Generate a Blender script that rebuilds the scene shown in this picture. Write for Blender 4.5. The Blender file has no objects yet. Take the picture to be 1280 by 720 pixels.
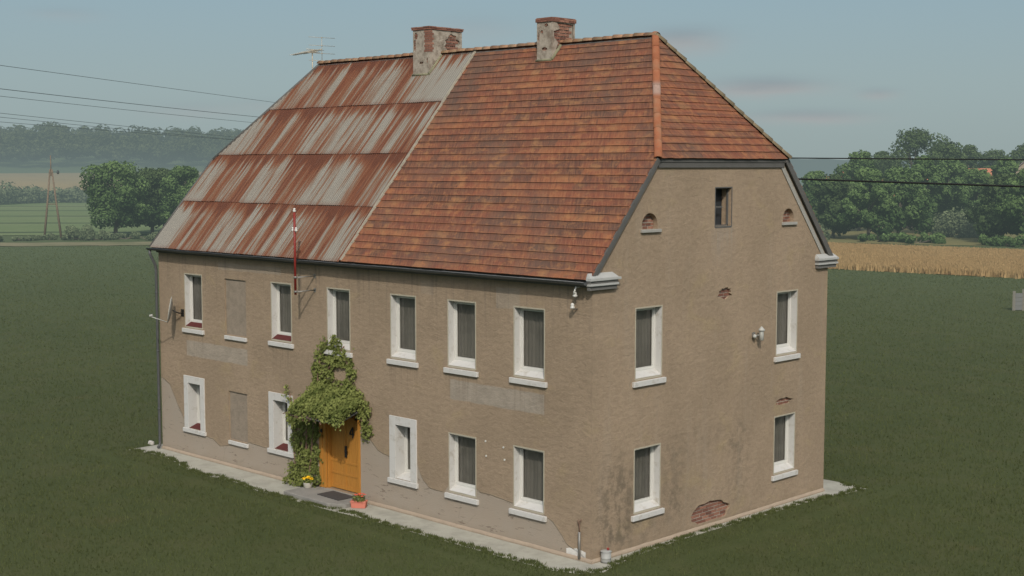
import bpy, bmesh, math, random
import numpy as np
from mathutils import Vector, Matrix
from mathutils.geometry import delaunay_2d_cdt

random.seed(7)
rng = np.random.default_rng(11)
C = bpy.context.scene.collection
rad = math.radians

# ------------------------------------------------------------------ main measures (metres)
L, W = 19.60, 10.51            # house length (along -x) and depth (along +y); near corner at the origin
HE, HH, HR = 7.00, 9.922, 13.31  # tile line at the eaves, hip eave, ridge
OV, OE, HD = 0.094, 0.20, 2.351  # verge overhang, eaves overhang, ridge inset of the hips
SL = (HR - HE) / (W / 2 + OE)
YH = -OE + (HH - HE) / SL
SUN = Vector((0.80, -0.74, 0.87)).normalized()

# ------------------------------------------------------------------ camera
CAM = Vector((21.497, -24.660, 9.701))
YAW, PITCH, F = -0.7765, -0.0888, 1706.58
fw = Vector((math.sin(YAW) * math.cos(PITCH), math.cos(YAW) * math.cos(PITCH), math.sin(PITCH)))
rt = Vector((math.cos(YAW), -math.sin(YAW), 0))
upv = rt.cross(fw)
cam_d = bpy.data.cameras.new('camera')
cam = bpy.data.objects.new('camera', cam_d)
C.objects.link(cam)
cam.location = CAM
cam.rotation_euler = Matrix((rt, upv, -fw)).transposed().to_euler()
cam_d.lens = 36 * F / 1280
cam_d.sensor_width = 36
cam_d.clip_end = 9000
cam_d.clip_start = 0.1
bpy.context.scene.camera = cam


def column_point(u, D, z=0.0):
    """world point on the camera ray of image pixel column u, at horizontal distance D from the camera"""
    d = fw + rt * ((u - 640) / F)  # camera ray through that image column
    d = Vector((d.x, d.y, 0)).normalized()
    return Vector((CAM.x + d.x * D, CAM.y + d.y * D, z))


def relief(x, y):
    """height of the land: flat round the house, rising gently far away on the left"""
    d = math.hypot(x - CAM.x, y - CAM.y)
    az = math.atan2(x - CAM.x, y - CAM.y)
    left = min(1.0, max(0.0, (-0.80 - az) / 0.12))
    h = 0.0
    if d > 480:
        h += left * (min(d, 720) - 480) * 0.036
    if d > 700:
        h += left * (min(d, 830) - 700) * 0.080
    return h


# ------------------------------------------------------------------ object helpers
def link(o, parent=None):
    C.objects.link(o)
    if parent is not None:
        o.parent = parent
        top = parent
        while top.parent is not None:
            top = top.parent
        if parent.parent is None:
            o.matrix_parent_inverse = Matrix.Translation(-parent.location) if parent.type == 'EMPTY' else Matrix.Identity(4)
    return o


def tag(o, label=None, cat=None, group=None, kind=None):
    if label: o['label'] = label
    if cat: o['category'] = cat
    if group: o['group'] = group
    if kind: o['kind'] = kind
    return o


def thing(name, loc, label, cat, group=None):
    o = bpy.data.objects.new(name, None)
    o.empty_display_size = 0.3
    C.objects.link(o)
    o.location = loc
    return tag(o, label, cat, group)


class MB:
    """collects geometry, builds ONE mesh object"""
    def __init__(s):
        s.v, s.f, s.mi, s.sm, s.uv, s.tone = [], [], [], [], {}, {}

    def face(s, idx, mi=0, smooth=False, uv=None, tone=None):
        if uv: s.uv[len(s.f)] = uv
        if tone is not None: s.tone[len(s.f)] = tone
        s.f.append(tuple(idx)); s.mi.append(mi); s.sm.append(smooth)

    def poly(s, pts, mi=0, smooth=False, uv=None, tone=None):
        b = len(s.v)
        s.v += [tuple(p) for p in pts]
        s.face(range(b, b + len(pts)), mi, smooth, uv, tone)

    def hexa(s, p, mi=0, tone=None, uv=None):
        """8 points: bottom ring 0-3 ccw, top ring 4-7"""
        b = len(s.v)
        s.v += [tuple(q) for q in p]
        for q in ((3, 2, 1, 0), (4, 5, 6, 7), (0, 1, 5, 4), (1, 2, 6, 5), (2, 3, 7, 6), (3, 0, 4, 7)):
            s.face([b + i for i in q], mi, False, [uv[i] for i in q] if uv else None, tone)

    def box(s, x0, x1, y0, y1, z0, z1, mi=0, tone=None):
        s.hexa([(x0, y0, z0), (x1, y0, z0), (x1, y1, z0), (x0, y1, z0), (x0, y0, z1), (x1, y0, z1), (x1, y1, z1), (x0, y1, z1)], mi, tone)

    def tube(s, pts, r, n=8, mi=0, caps=True, smooth=True):
        pts = [Vector(p) for p in pts]
        rs = r if isinstance(r, (list, tuple)) else [r] * len(pts)
        b = len(s.v)
        d0 = (pts[1] - pts[0]).normalized()
        a = d0.cross(Vector((0, 0, 1)))
        if a.length < 1e-3: a = d0.cross(Vector((1, 0, 0)))
        a.normalize()
        for i, p in enumerate(pts):
            d = (pts[min(i + 1, len(pts) - 1)] - pts[max(i - 1, 0)]).normalized()
            a = (a - d * a.dot(d)).normalized()
            c = d.cross(a)
            for k in range(n):
                t = 2 * math.pi * k / n
                s.v.append(tuple(p + (a * math.cos(t) + c * math.sin(t)) * rs[i]))
        for i in range(len(pts) - 1):
            for k in range(n):
                k2 = (k + 1) % n
                s.face((b + i * n + k, b + i * n + k2, b + (i + 1) * n + k2, b + (i + 1) * n + k), mi, smooth)
        if caps:
            s.face([b + k for k in range(n)][::-1], mi)
            s.face([b + (len(pts) - 1) * n + k for k in range(n)], mi)

    def lathe(s, prof, center, n=20, mi=0, axis='z'):
        b = len(s.v)
        cx, cy, cz = center
        for r, z in prof:
            for k in range(n):
                t = 2 * math.pi * k / n
                s.v.append((cx + r * math.cos(t), cy + r * math.sin(t), cz + z))
        for i in range(len(prof) - 1):
            for k in range(n):
                k2 = (k + 1) % n
                s.face((b + i * n + k, b + i * n + k2, b + (i + 1) * n + k2, b + (i + 1) * n + k), mi, True)
        if prof[0][0] > 1e-4: s.face([b + k for k in range(n)][::-1], mi)
        if prof[-1][0] > 1e-4: s.face([b + (len(prof) - 1) * n + k for k in range(n)], mi)

    def build(s, name, mats, parent=None, bevel=0.0):
        me = bpy.data.meshes.new(name)
        me.from_pydata(s.v, [], s.f)
        mats = mats if isinstance(mats, (list, tuple)) else [mats]
        for m in mats: me.materials.append(m)
        me.polygons.foreach_set('material_index', s.mi)
        me.polygons.foreach_set('use_smooth', s.sm)
        if s.uv:
            uvl = me.uv_layers.new(name='UVMap')
            for fi, u in s.uv.items():
                for k, li in enumerate(me.polygons[fi].loop_indices):
                    uvl.data[li].uv = u[k]
        if s.tone:
            at = me.attributes.new('tone', 'FLOAT', 'FACE')
            vals = [s.tone.get(i, 0.5) for i in range(len(s.f))]
            at.data.foreach_set('value', vals)
        me.update()
        o = bpy.data.objects.new(name, me)
        link(o, parent)
        if bevel:
            m = o.modifiers.new('bevel', 'BEVEL'); m.width = bevel; m.segments = 2; m.limit_method = 'ANGLE'
        return o


def cards(name, P, N, size, tone, mat, parent=None, aspect=1.0, droop=0.0):
    """many small leaf faces (kite quads folded on the midrib) at points P facing N"""
    n = len(P)
    P = np.asarray(P, float); N = np.asarray(N, float)
    N /= np.linalg.norm(N, axis=1, keepdims=True) + 1e-9
    R = rng.normal(size=(n, 3)); R[:, 2] -= droop
    T = R - N * (R * N).sum(1, keepdims=True); T /= np.linalg.norm(T, axis=1, keepdims=True) + 1e-9
    B = np.cross(N, T)
    s = np.asarray(size, float).reshape(-1, 1) * np.ones((n, 1))
    fold = 0.18
    v = np.stack([P - T * s * .5 * aspect, P + B * s * .42 + N * s * fold * .5 - T * s * .05, P + T * s * .55 * aspect - N * s * .12, P - B * s * .42 + N * s * fold * .5 - T * s * .05], 1).reshape(-1, 3)
    return raw_quads(name, v, tone, mat, parent, 4)


def raw_quads(name, v, tone, mat, parent, k):
    nf = len(v) // k
    me = bpy.data.meshes.new(name)
    me.vertices.add(len(v)); me.vertices.foreach_set('co', v.astype(np.float32).ravel())
    me.loops.add(nf * k); me.loops.foreach_set('vertex_index', np.arange(nf * k, dtype=np.int32))
    me.polygons.add(nf); me.polygons.foreach_set('loop_start', np.arange(0, nf * k, k, dtype=np.int32))
    me.polygons.foreach_set('loop_total', np.full(nf, k, dtype=np.int32))
    me.update(calc_edges=True)
    at = me.attributes.new('tone', 'FLOAT', 'FACE'); at.data.foreach_set('value', np.asarray(tone, np.float32))
    me.materials.append(mat)
    me.validate()
    o = bpy.data.objects.new(name, me)
    return link(o, parent)


# ------------------------------------------------------------------ material helpers
class G:
    """tiny node-graph writer"""
    def __init__(s, name):
        s.m = bpy.data.materials.new(name); s.m.use_nodes = True
        s.t = s.m.node_tree; s.t.nodes.clear()
        s.out = s.t.nodes.new('ShaderNodeOutputMaterial')
        s.geo = s.t.nodes.new('ShaderNodeNewGeometry')
        s.pos = s.geo.outputs['Position']
        sp = s.t.nodes.new('ShaderNodeSeparateXYZ'); s.t.links.new(s.pos, sp.inputs[0])
        s.x, s.y, s.z = sp.outputs

    def set(s, inp, v):
        if isinstance(v, bpy.types.NodeSocket): s.t.links.new(v, inp)
        elif v is not None:
            if inp.type == 'RGBA' and len(v) == 3: v = (*v, 1)
            inp.default_value = v

    def m_(s, op, a, b=0.0, c=0.0, clamp=False):
        n = s.t.nodes.new('ShaderNodeMath'); n.operation = op; n.use_clamp = clamp
        s.set(n.inputs[0], a); s.set(n.inputs[1], b); s.set(n.inputs[2], c)
        return n.outputs[0]

    def add(s, a, b): return s.m_('ADD', a, b)
    def sub(s, a, b): return s.m_('SUBTRACT', a, b)
    def mul(s, a, b): return s.m_('MULTIPLY', a, b)
    def mx(s, a, b): return s.m_('MAXIMUM', a, b)
    def mn(s, a, b): return s.m_('MINIMUM', a, b)

    def step(s, v, lo, hi):
        n = s.t.nodes.new('ShaderNodeMapRange'); n.interpolation_type = 'SMOOTHSTEP'
        s.set(n.inputs[0], v); n.inputs[1].default_value = lo; n.inputs[2].default_value = hi
        return n.outputs[0]

    def lerp(s, v, lo, hi, a, b):
        n = s.t.nodes.new('ShaderNodeMapRange')
        s.set(n.inputs[0], v)
        for i, q in enumerate((lo, hi, a, b)): n.inputs[i + 1].default_value = q
        return n.outputs[0]

    def xyz(s, x, y, z):
        n = s.t.nodes.new('ShaderNodeCombineXYZ')
        for i, q in enumerate((x, y, z)): s.set(n.inputs[i], q)
        return n.outputs[0]

    def scl(s, v, k):
        n = s.t.nodes.new('ShaderNodeVectorMath'); n.operation = 'MULTIPLY'
        s.set(n.inputs[0], v); n.inputs[1].default_value = k
        return n.outputs[0]

    def noise(s, scale, detail=3, rough=.55, vec=None, dist=0.0):
        n = s.t.nodes.new('ShaderNodeTexNoise')
        s.set(n.inputs['Vector'], vec if vec is not None else s.pos)
        n.inputs['Scale'].default_value = scale; n.inputs['Detail'].default_value = detail
        n.inputs['Roughness'].default_value = rough; n.inputs['Distortion'].default_value = dist
        return n.outputs['Fac']

    def vor(s, scale, vec=None, out='Distance', feature='F1'):
        n = s.t.nodes.new('ShaderNodeTexVoronoi'); n.feature = feature
        s.set(n.inputs['Vector'], vec if vec is not None else s.pos); n.inputs['Scale'].default_value = scale
        return n.outputs[out]

    def mix(s, f, a, b):
        n = s.t.nodes.new('ShaderNodeMix'); n.data_type = 'RGBA'
        s.set(n.inputs[0], f); s.set(n.inputs[6], a); s.set(n.inputs[7], b)
        return n.outputs[2]

    def ramp(s, f, stops, interp='LINEAR'):
        n = s.t.nodes.new('ShaderNodeValToRGB'); s.set(n.inputs[0], f)
        e = n.color_ramp.elements; n.color_ramp.interpolation = interp
        while len(e) < len(stops): e.new(0.5)
        for q, (p, c) in zip(e, stops): q.position = p; q.color = (*c, 1)
        return n.outputs[0]

    def attr(s, name):
        n = s.t.nodes.new('ShaderNodeAttribute'); n.attribute_name = name
        return n.outputs['Fac']

    def uv(s):
        n = s.t.nodes.new('ShaderNodeUVMap')
        q = s.t.nodes.new('ShaderNodeSeparateXYZ'); s.t.links.new(n.outputs[0], q.inputs[0])
        return n.outputs[0], q.outputs[0], q.outputs[1]

    def curve(s, v, pts, lo, hi):
        """height profile through pts, as a function of v"""
        n = s.t.nodes.new('ShaderNodeFloatCurve')
        s.set(n.inputs['Value'], s.lerp(v, lo, hi, 0, 1))
        c = n.mapping.curves[0]
        P = [((a - lo) / (hi - lo), b / 4) for a, b in pts]
        while len(c.points) < len(P): c.points.new(.5, .5)
        for q, p in zip(c.points, P): q.location = p; q.handle_type = 'VECTOR'
        n.mapping.update()
        return s.mul(n.outputs[0], 4)

    def rect(s, a, b, a0, a1, b0, b1, soft=.03):
        f = s.mul(s.step(a, a0 - soft, a0 + soft), s.sub(1, s.step(a, a1 - soft, a1 + soft)))
        g = s.mul(s.step(b, b0 - soft, b0 + soft), s.sub(1, s.step(b, b1 - soft, b1 + soft)))
        return s.mul(f, g)

    def ell(s, a, b, ca, cb, ra, rb, soft=.5):
        da = s.mul(s.sub(a, ca), 1 / ra); db = s.mul(s.sub(b, cb), 1 / rb)
        return s.sub(1, s.step(s.add(s.mul(da, da), s.mul(db, db)), 1 - soft, 1 + soft))

    def bump(s, h, strength=.5, dist=.02, normal=None):
        n = s.t.nodes.new('ShaderNodeBump'); n.inputs['Strength'].default_value = strength
        n.inputs['Distance'].default_value = dist; s.set(n.inputs['Height'], h)
        if normal is not None: s.set(n.inputs['Normal'], normal)
        return n.outputs[0]

    def principled(s, col, rough=.85, normal=None, metal=0.0, spec=.3, **kw):
        n = s.t.nodes.new('ShaderNodeBsdfPrincipled')
        s.set(n.inputs['Base Color'], col); s.set(n.inputs['Roughness'], rough)
        s.set(n.inputs['Metallic'], metal); n.inputs['Specular IOR Level'].default_value = spec
        if normal is not None: s.set(n.inputs['Normal'], normal)
        return n.outputs[0]

    def leafy(s, col, trans=.3):
        a = s.t.nodes.new('ShaderNodeBsdfDiffuse'); s.set(a.inputs[0], col)
        b = s.t.nodes.new('ShaderNodeBsdfTranslucent'); s.set(b.inputs[0], col)
        m = s.t.nodes.new('ShaderNodeMixShader'); m.inputs[0].default_value = trans
        s.t.links.new(a.outputs[0], m.inputs[1]); s.t.links.new(b.outputs[0], m.inputs[2])
        return m.outputs[0]

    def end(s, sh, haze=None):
        """haze = falloff (m) of haze painted into far surfaces as emission, by farm distance"""
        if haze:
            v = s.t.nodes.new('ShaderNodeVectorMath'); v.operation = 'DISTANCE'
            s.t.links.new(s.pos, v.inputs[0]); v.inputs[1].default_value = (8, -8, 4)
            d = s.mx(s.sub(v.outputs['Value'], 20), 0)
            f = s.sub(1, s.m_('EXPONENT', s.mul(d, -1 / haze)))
            # more haze colour is painted in low down over the far fields
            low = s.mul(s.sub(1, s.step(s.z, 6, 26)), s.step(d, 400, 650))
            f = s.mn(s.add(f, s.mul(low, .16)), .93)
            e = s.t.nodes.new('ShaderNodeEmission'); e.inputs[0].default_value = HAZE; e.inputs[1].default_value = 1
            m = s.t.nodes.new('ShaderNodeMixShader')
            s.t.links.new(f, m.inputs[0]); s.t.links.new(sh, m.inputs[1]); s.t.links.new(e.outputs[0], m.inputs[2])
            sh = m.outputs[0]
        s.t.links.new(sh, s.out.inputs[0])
        return s.m


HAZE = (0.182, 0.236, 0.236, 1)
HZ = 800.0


def simple(name, col, rough=.8, var=.15, scale=6, bump=0.0, metal=0, spec=.3, haze=None):
    g = G(name)
    n = g.noise(scale, 4, .6)
    c = g.mix(n, tuple(q * (1 - var) for q in col), tuple(q * (1 + var) for q in col))
    nm = g.bump(g.noise(scale * 5, 3), bump, .01) if bump else None
    return g.end(g.principled(c, rough, nm, metal, spec), haze)


# ---- plaster
PL_A, PL_B = (.315, .238, .164), (.272, .206, .141)
PL_BARE, PL_PATCH = (.315, .262, .206), (.325, .278, .222)


def plaster_bump(g, k=1.0):
    st = g.noise(5.0, 6, .64, g.scl(g.pos, (1, 1, 1.6)), .35)
    fi = g.noise(34, 3, .6, g.scl(g.pos, (1, 1, 1.5)))
    h = g.add(g.mul(st, 1.0), g.mul(fi, .16))
    return h, g.bump(h, .75 * k, .09), st


def make_wall_mat():
    g = G('old_plaster')
    big = g.noise(.45, 4, .6, dist=.3); mid = g.noise(2.2, 4, .6); fin = g.noise(14, 4, .7)
    h, nm, st = plaster_bump(g)
    col = g.mix(g.step(big, .35, .65), PL_A, PL_B)
    # ochre and greenish tints in places
    och = g.step(g.noise(.8, 4, .6, g.add(g.pos, 0) if False else g.scl(g.pos, (1, 1, 1.3)), .4), .55, .72)
    col = g.mix(g.mul(och, .55), col, (.325, .250, .145))
    # mottling: hollows of the bump are darker
    col = g.mix(g.mul(g.step(st, .60, .38), .28), col, (.20, .150, .105))
    col = g.mix(g.mul(g.step(fin, .5, .75), .15), col, (.44, .355, .265))
    mo = g.noise(26, 5, .8, g.scl(g.pos, (1, 1, 1.4))); mo2 = g.noise(7, 5, .75)
    col = g.mix(g.mul(g.step(mo, .46, .30), .5), col, (.19, .142, .10))
    col = g.mix(g.mul(g.step(mo2, .50, .70), .30), col, (.345, .262, .178))
    # ---- long wall (y = 0)
    front = g.step(g.y, .035, .02)
    xn = g.add(g.x, g.mul(g.sub(mid, .5), .5)); zn = g.add(g.z, g.mul(g.sub(mid, .5), .10))
    prof = g.curve(g.x, [(-19.7, 2.55), (-19.1, 2.35), (-18.6, 1.7), (-18.0, 1.0), (-17.4, .8), (-16.5, .8), (-16.1, .62), (-15.6, .7), (-14.4, .95), (-13.6, .92),
                         (-13, 1.05), (-11, .9), (-8.7, 2.15), (-8.1, 1.65), (-7.6, 1.55), (-6.45, 1.62), (-6.2, 1.12), (-5.9, .92), (-5.3, .9), (-5.05, 1.2),
                         (-4.1, 1.24), (-3.9, 1.14), (-3.2, 1.12), (-2.7, 1.05), (-1.65, .98), (-1.3, .82), (-1.0, .55), (-.8, .33), (-.4, .2), (0, 0)], -19.7, 0)
    lv = g.sub(prof, zn)
    bare = g.mul(front, g.step(lv, -.012, .012))
    edge = g.mul(front, g.mul(g.step(lv, -.05, 0), g.step(lv, .05, .012)))
    bc = g.mix(g.step(g.noise(1.3, 5, .65), .35, .7), PL_BARE, (.315, .268, .215))
    # scratches and dark crumbled spots in the bare band
    scr = g.step(g.noise(1.0, 6, .75, g.scl(g.pos, (1.6, 1, 7)), .5), .585, .64)
    bc = g.mix(g.mul(scr, .7), bc, (.13, .095, .07))
    col = g.mix(bare, col, bc)
    col = g.mix(g.mul(edge, .2), col, (.36, .30, .23))
    # rectangular repairs
    for a0, a1, b0, b1, k in ((-5.05, -1.6, 3.5, 4.02, 1), (-17.95, -14.45, 3.42, 3.93, .95), (-3.3, -2.45, 6.08, 6.62, .55), (-16.0, -12.6, 6.4, 6.62, .5), (-6.2, -5.7, 6.25, 6.6, .25)):
        m = g.mul(front, g.rect(g.add(g.x, g.mul(g.sub(fin, .5), .05)), zn, a0, a1, b0, b1, .02))
        pc = g.mix(g.step(g.noise(2.2, 5, .7), .35, .7), PL_PATCH, (.265, .228, .182))
        col = g.mix(g.mul(m, k), col, pc)
    # old white paint left at the foot near the corner
    wp = g.mul(g.mul(front, g.rect(g.add(g.x, g.mul(g.sub(fin, .5), .12)), g.add(g.z, g.mul(g.sub(mid, .5), .28)), -.84, -.2, .085, .27, .01)), g.step(g.noise(9, 3, .7), .25, .3))
    col = g.mix(wp, col, (.66, .64, .60))
    # dirt under the eaves and under each sill
    drip = g.mul(g.step(g.noise(3.0, 3, .6, g.scl(g.pos, (2.2, 2.2, .12))), .5, .68), g.mul(g.step(g.z, 4.6, 6.8), front))
    col = g.mix(g.mul(drip, .3), col, (.12, .10, .085))
    for xa, xb, zt in [(a - .1, b + .1, 4.2) for a, b in ((-17.99, -16.99), (-13.11, -12.11), (-7.46, -6.44), (-5.11, -4.08), (-2.64, -1.61))]:
        m = g.mul(g.mul(front, g.rect(g.x, g.z, xa, xb, zt - 1.3, zt, .12)), g.mul(g.step(g.z, zt - 1.3, zt), g.step(g.noise(4.0, 3, .6, g.scl(g.pos, (2.5, 1, .10))), .45, .65)))
        col = g.mix(g.mul(m, .34), col, (.17, .13, .095))
    # ---- gable wall (x = 0)
    gab = g.step(g.x, -.035, -.02)
    for cy, cz, ry, rz, k in ((.95, 1.4, .75, 1.1, .75), (1.3, .5, 1.5, .35, .5), (3.2, 1.5, .45, 1.0, .5), (6.1, 1.5, .5, 1.1, .5), (8.8, 1.9, .35, .5, .3), (3.4, .9, .7, .5, .35), (4.6, 2.4, 2.2, .5, .25)):
        m = g.mul(g.mul(gab, g.ell(g.y, g.z, cy, cz, ry, rz, .9)), g.step(g.noise(3.2, 6, .72), .42, .62))
        col = g.mix(g.mul(m, k * .85), col, (.115, .095, .070))
    stn = g.mul(g.mul(gab, g.rect(g.add(g.y, g.mul(g.sub(mid, .5), .3)), g.add(g.z, g.mul(mid, .5)), 4.80, 5.75, 6.4, 8.35, .22)), g.mul(g.step(g.z, 6.7, 8.2), g.add(.05, g.mul(.65, g.step(g.noise(5, 4, .6, g.scl(g.pos, (1, 2, .15))), .35, .65)))))
    col = g.mix(stn, col, (.28, .245, .205))
    gd = g.mul(gab, g.step(g.noise(1.6, 3, .6, g.scl(g.pos, (1, 1.6, .16))), .52, .72))
    col = g.mix(g.mul(gd, .16), col, (.33, .28, .22))
    # thin cracks
    cr = g.vor(.55, g.add(g.pos, 0) if False else g.pos, 'Distance', 'DISTANCE_TO_EDGE')
    ck = g.mul(g.step(g.add(cr, g.mul(g.sub(fin, .5), .03)), .006, .001), g.step(g.noise(.6, 2), .55, .62))
    col = g.mix(g.mul(ck, .22), col, (.10, .08, .06))
    # splash dirt near the ground
    col = g.mix(g.mul(g.step(g.add(g.z, g.mul(mid, .4)), .55, .15), .35), col, (.17, .13, .085))
    h2 = g.sub(g.mul(h, g.sub(1, g.mul(bare, .72))), g.mul(bare, .35))
    nm = g.bump(g.add(h2, g.mul(mo, .45)), .5, .055)
    return g.end(g.principled(col, .93, nm, spec=.15))


def make_brick_mat():
    g = G('old_brick')
    t = g.attr('tone')
    c = g.ramp(t, [(0, (.14, .065, .048)), (.5, (.22, .10, .07)), (1, (.31, .16, .11))])
    c = g.mix(g.mul(g.step(g.noise(16, 4, .7), .45, .65), .5), c, (.13, .085, .065))
    return g.end(g.principled(c, .9, g.bump(g.noise(40, 4, .7), .6, .01), spec=.15))


ROW_ = math.hypot(W / 2 + OE, HR - HE) / 33


def make_tile_mat():
    g = G('clay_tiles')
    uvv, u, v = g.uv()
    t = g.attr('tone')
    c = g.ramp(t, [(0, (.090, .048, .035)), (.3, (.140, .054, .033)), (.55, (.205, .062, .033)), (.8, (.250, .088, .038)), (1, (.300, .140, .060))])
    st = g.noise(1, 5, .7, g.xyz(g.add(g.mul(u, 15), g.mul(v, 7)), g.mul(v, 1.8), 0), .4)
    c = g.mix(g.mul(g.step(st, .42, .66), .55), c, (.290, .135, .065))
    c = g.mix(g.mul(g.step(st, .50, .30), .70), c, (.085, .052, .040))
    big = g.noise(.42, 5, .65, g.xyz(u, v, 0), .4)
    c = g.mix(g.mul(g.step(big, .46, .66), .6), c, (.125, .080, .058))
    b2 = g.noise(1.6, 4, .7, g.xyz(g.add(u, g.mul(v, .4)), g.mul(v, 1.2), 0)); c = g.mix(g.mul(g.step(b2, .52, .68), .6), c, (.32, .16, .065))
    rf = g.m_('FRACT', g.add(g.mul(v, 1 / ROW_), .12))
    c = g.mix(g.mul(g.step(g.add(rf, g.mul(st, .5)), .72, 1.25), .42), c, (.075, .045, .034))  # shadow of the row above, painted into the top of each row
    c = g.mix(g.mul(g.step(rf, .22, .02), .25), c, (.33, .135, .065))  # lit lower edge of each row, painted brighter
    mt_ = g.noise(1, 5, .75, g.xyz(g.mul(u, 3.2), g.mul(v, 4.4), 0), .3); c = g.mix(g.mul(g.step(mt_, .54, .66), .5), c, (.10, .060, .043)); c = g.mix(g.mul(g.step(mt_, .47, .34), .55), c, (.34, .145, .055))
    # sooty dark run beside the sheet roof and under the ridge
    m = g.mul(g.mul(g.step(u, -7.0, -9.0), g.step(v, 4.2, 6.2)), g.step(g.noise(1.3, 4, .65, uvv), .32, .6))
    c = g.mix(g.mul(m, .62), c, (.10, .068, .052))
    m = g.mul(g.step(v, 6.9, 8.2), g.step(g.noise(1.1, 4, .65, uvv), .4, .62))
    c = g.mix(g.mul(m, .45), c, (.115, .066, .046))
    c = g.mix(g.mul(g.step(g.noise(6, 5, .75, uvv), .62, .75), .35), c, (.30, .21, .14))
    hs = g.t.nodes.new('ShaderNodeHueSaturation'); hs.inputs['Saturation'].default_value = .97; hs.inputs['Value'].default_value = .95; g.set(hs.inputs['Color'], c); c = hs.outputs[0]
    nm = g.bump(g.add(st, g.mul(g.noise(22, 3, .6), .5)), .5, .012)
    return g.end(g.principled(c, .82, nm, spec=.2))


def make_ridge_mat():
    g = G('ridge_clay')
    t = g.attr('tone')
    c = g.ramp(t, [(0, (.24, .14, .085)), (.5, (.34, .18, .10)), (1, (.42, .25, .15))])
    c = g.mix(g.mul(g.step(g.noise(4.5, 5, .7), .45, .66), .75), c, (.205, .175, .105))
    return g.end(g.principled(c, .88, g.bump(g.noise(18, 4, .6), .5, .015), spec=.15))


def make_hip_mat():
    g = G('hip_clay')
    c = g.ramp(g.noise(1.6, 5, .65), [(.3, (.25, .085, .045)), (.5, (.29, .11, .055)), (.7, (.27, .15, .09))])
    m = g.step(g.m_('ABSOLUTE', g.sub(g.z, 11.75)), .25, .08)
    c = g.mix(g.mul(m, .7), c, (.34, .27, .23))
    c = g.mix(g.mul(g.step(g.noise(9, 4, .7), .58, .72), .5), c, (.16, .12, .08))
    return g.end(g.principled(c, .85, g.bump(g.noise(18, 4, .6), .4, .015), spec=.15))


def make_sheet_mat():
    g = G('rusty_sheet')
    uvv, u, v = g.uv()               # u along the eaves, v = slope distance
    course = g.m_('FLOOR', g.mul(v, 1 / 2.085))
    fr = g.m_('FRACT', g.mul(v, 1 / 2.085))      # 0 at the foot of a course, 1 under the lap
    seed = g.mul(course, 7.31)
    v1 = g.xyz(g.mul(g.add(u, 0), 1.55), g.add(g.mul(v, .16), seed), seed)
    v2 = g.xyz(g.mul(u, 7.5), g.add(g.mul(v, .30), seed), g.add(seed, 3.7))
    v3 = g.xyz(g.mul(u, 26), g.mul(v, .5), seed)
    a, b, c3 = g.noise(1, 3, .55, v1), g.noise(1, 4, .6, v2), g.noise(1, 3, .65, v3)
    sheet = g.m_('FLOOR', g.add(g.mul(u, 1.18), g.mul(course, .37)))
    wn = g.t.nodes.new('ShaderNodeTexWhiteNoise'); wn.noise_dimensions = '2D'
    g.set(wn.inputs['Vector'], g.xyz(sheet, course, 0))
    lap = g.step(g.add(fr, g.mul(g.sub(b, .5), .7)), .62, 1.0)
    foot = g.step(g.add(fr, g.mul(b, .1)), .13, .02)
    e = g.add(g.add(g.mul(a, 1.15), g.mul(b, 1.25)), g.add(g.mul(c3, .34), g.add(g.mul(wn.outputs['Value'], .22), g.mul(lap, .42))))
    # the left verge of the lowest course is the cleanest, the seam column too
    e = g.sub(e, g.mul(g.mul(g.step(u, -18.2, -19.4), g.step(v, 2.6, 1.2)), .55))
    e = g.sub(e, g.mul(g.mul(g.step(u, -10.6, -10.0), g.step(v, 4.5, 7.0)), .35))
    c = g.ramp(g.lerp(e, 1.20, 1.80, 0, 1), [(0, (.245, .235, .20)), (.26, (.225, .205, .168)), (.40, (.19, .135, .098)), (.52, (.175, .088, .048)), (.68, (.165, .054, .022)), (1, (.100, .030, .013))])
    c = g.mix(g.mul(g.step(c3, .55, .75), .25), c, (.29, .275, .235))
    c = g.mix(g.mul(g.step(c3, .45, .28), .30), c, (.105, .06, .042))
    c = g.mix(g.mul(foot, .5), c, (.13, .05, .032))
    cor = g.m_('SINE', g.mul(u, 2 * math.pi / .095))
    c = g.mix(g.mul(g.step(cor, .3, -.9), .34), c, (.07, .045, .035))  # shade in the corrugation valleys, painted into the colour
    return g.end(g.principled(c, .78, g.bump(c3, .15, .01), spec=.25))


def make_render_mat(name, base, dark, brick=False):
    g = G(name)
    n = g.noise(4.5, 5, .7)
    c = g.mix(g.step(n, .35, .7), base, dark)
    c = g.mix(g.mul(g.step(g.noise(11, 5, .75), .56, .68), .5), c, tuple(q * .5 for q in base))
    return g.end(g.principled(c, .93, g.bump(g.add(n, g.mul(g.noise(25, 3), .2)), .5, .04), spec=.15))


def make_white(name, v=.78, dirt=.35):
    g = G(name)
    n = g.noise(5, 5, .7); w = g.noise(26, 3, .6)
    c = g.mix(g.mul(g.step(n, .5, .75), dirt), (v, v * .975, v * .92), (.33, .29, .23))
    return g.end(g.principled(c, .75, g.bump(g.add(w, n), .3, .015), spec=.25))


def make_curtain():
    g = G('net_curtain')
    # vertical pleats: darker and paler threads along the width
    s = g.noise(1, 3, .6, g.xyz(g.mul(g.add(g.x, g.y), 30), g.mul(g.z, .5), 0))
    b = g.noise(1.3, 3, .6)
    c = g.mix(s, (.200, .190, .170), (.222, .210, .188))
    c = g.mix(g.step(b, .4, .7), c, (.165, .157, .14))
    return g.end(g.principled(c, .95, spec=.1))


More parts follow.
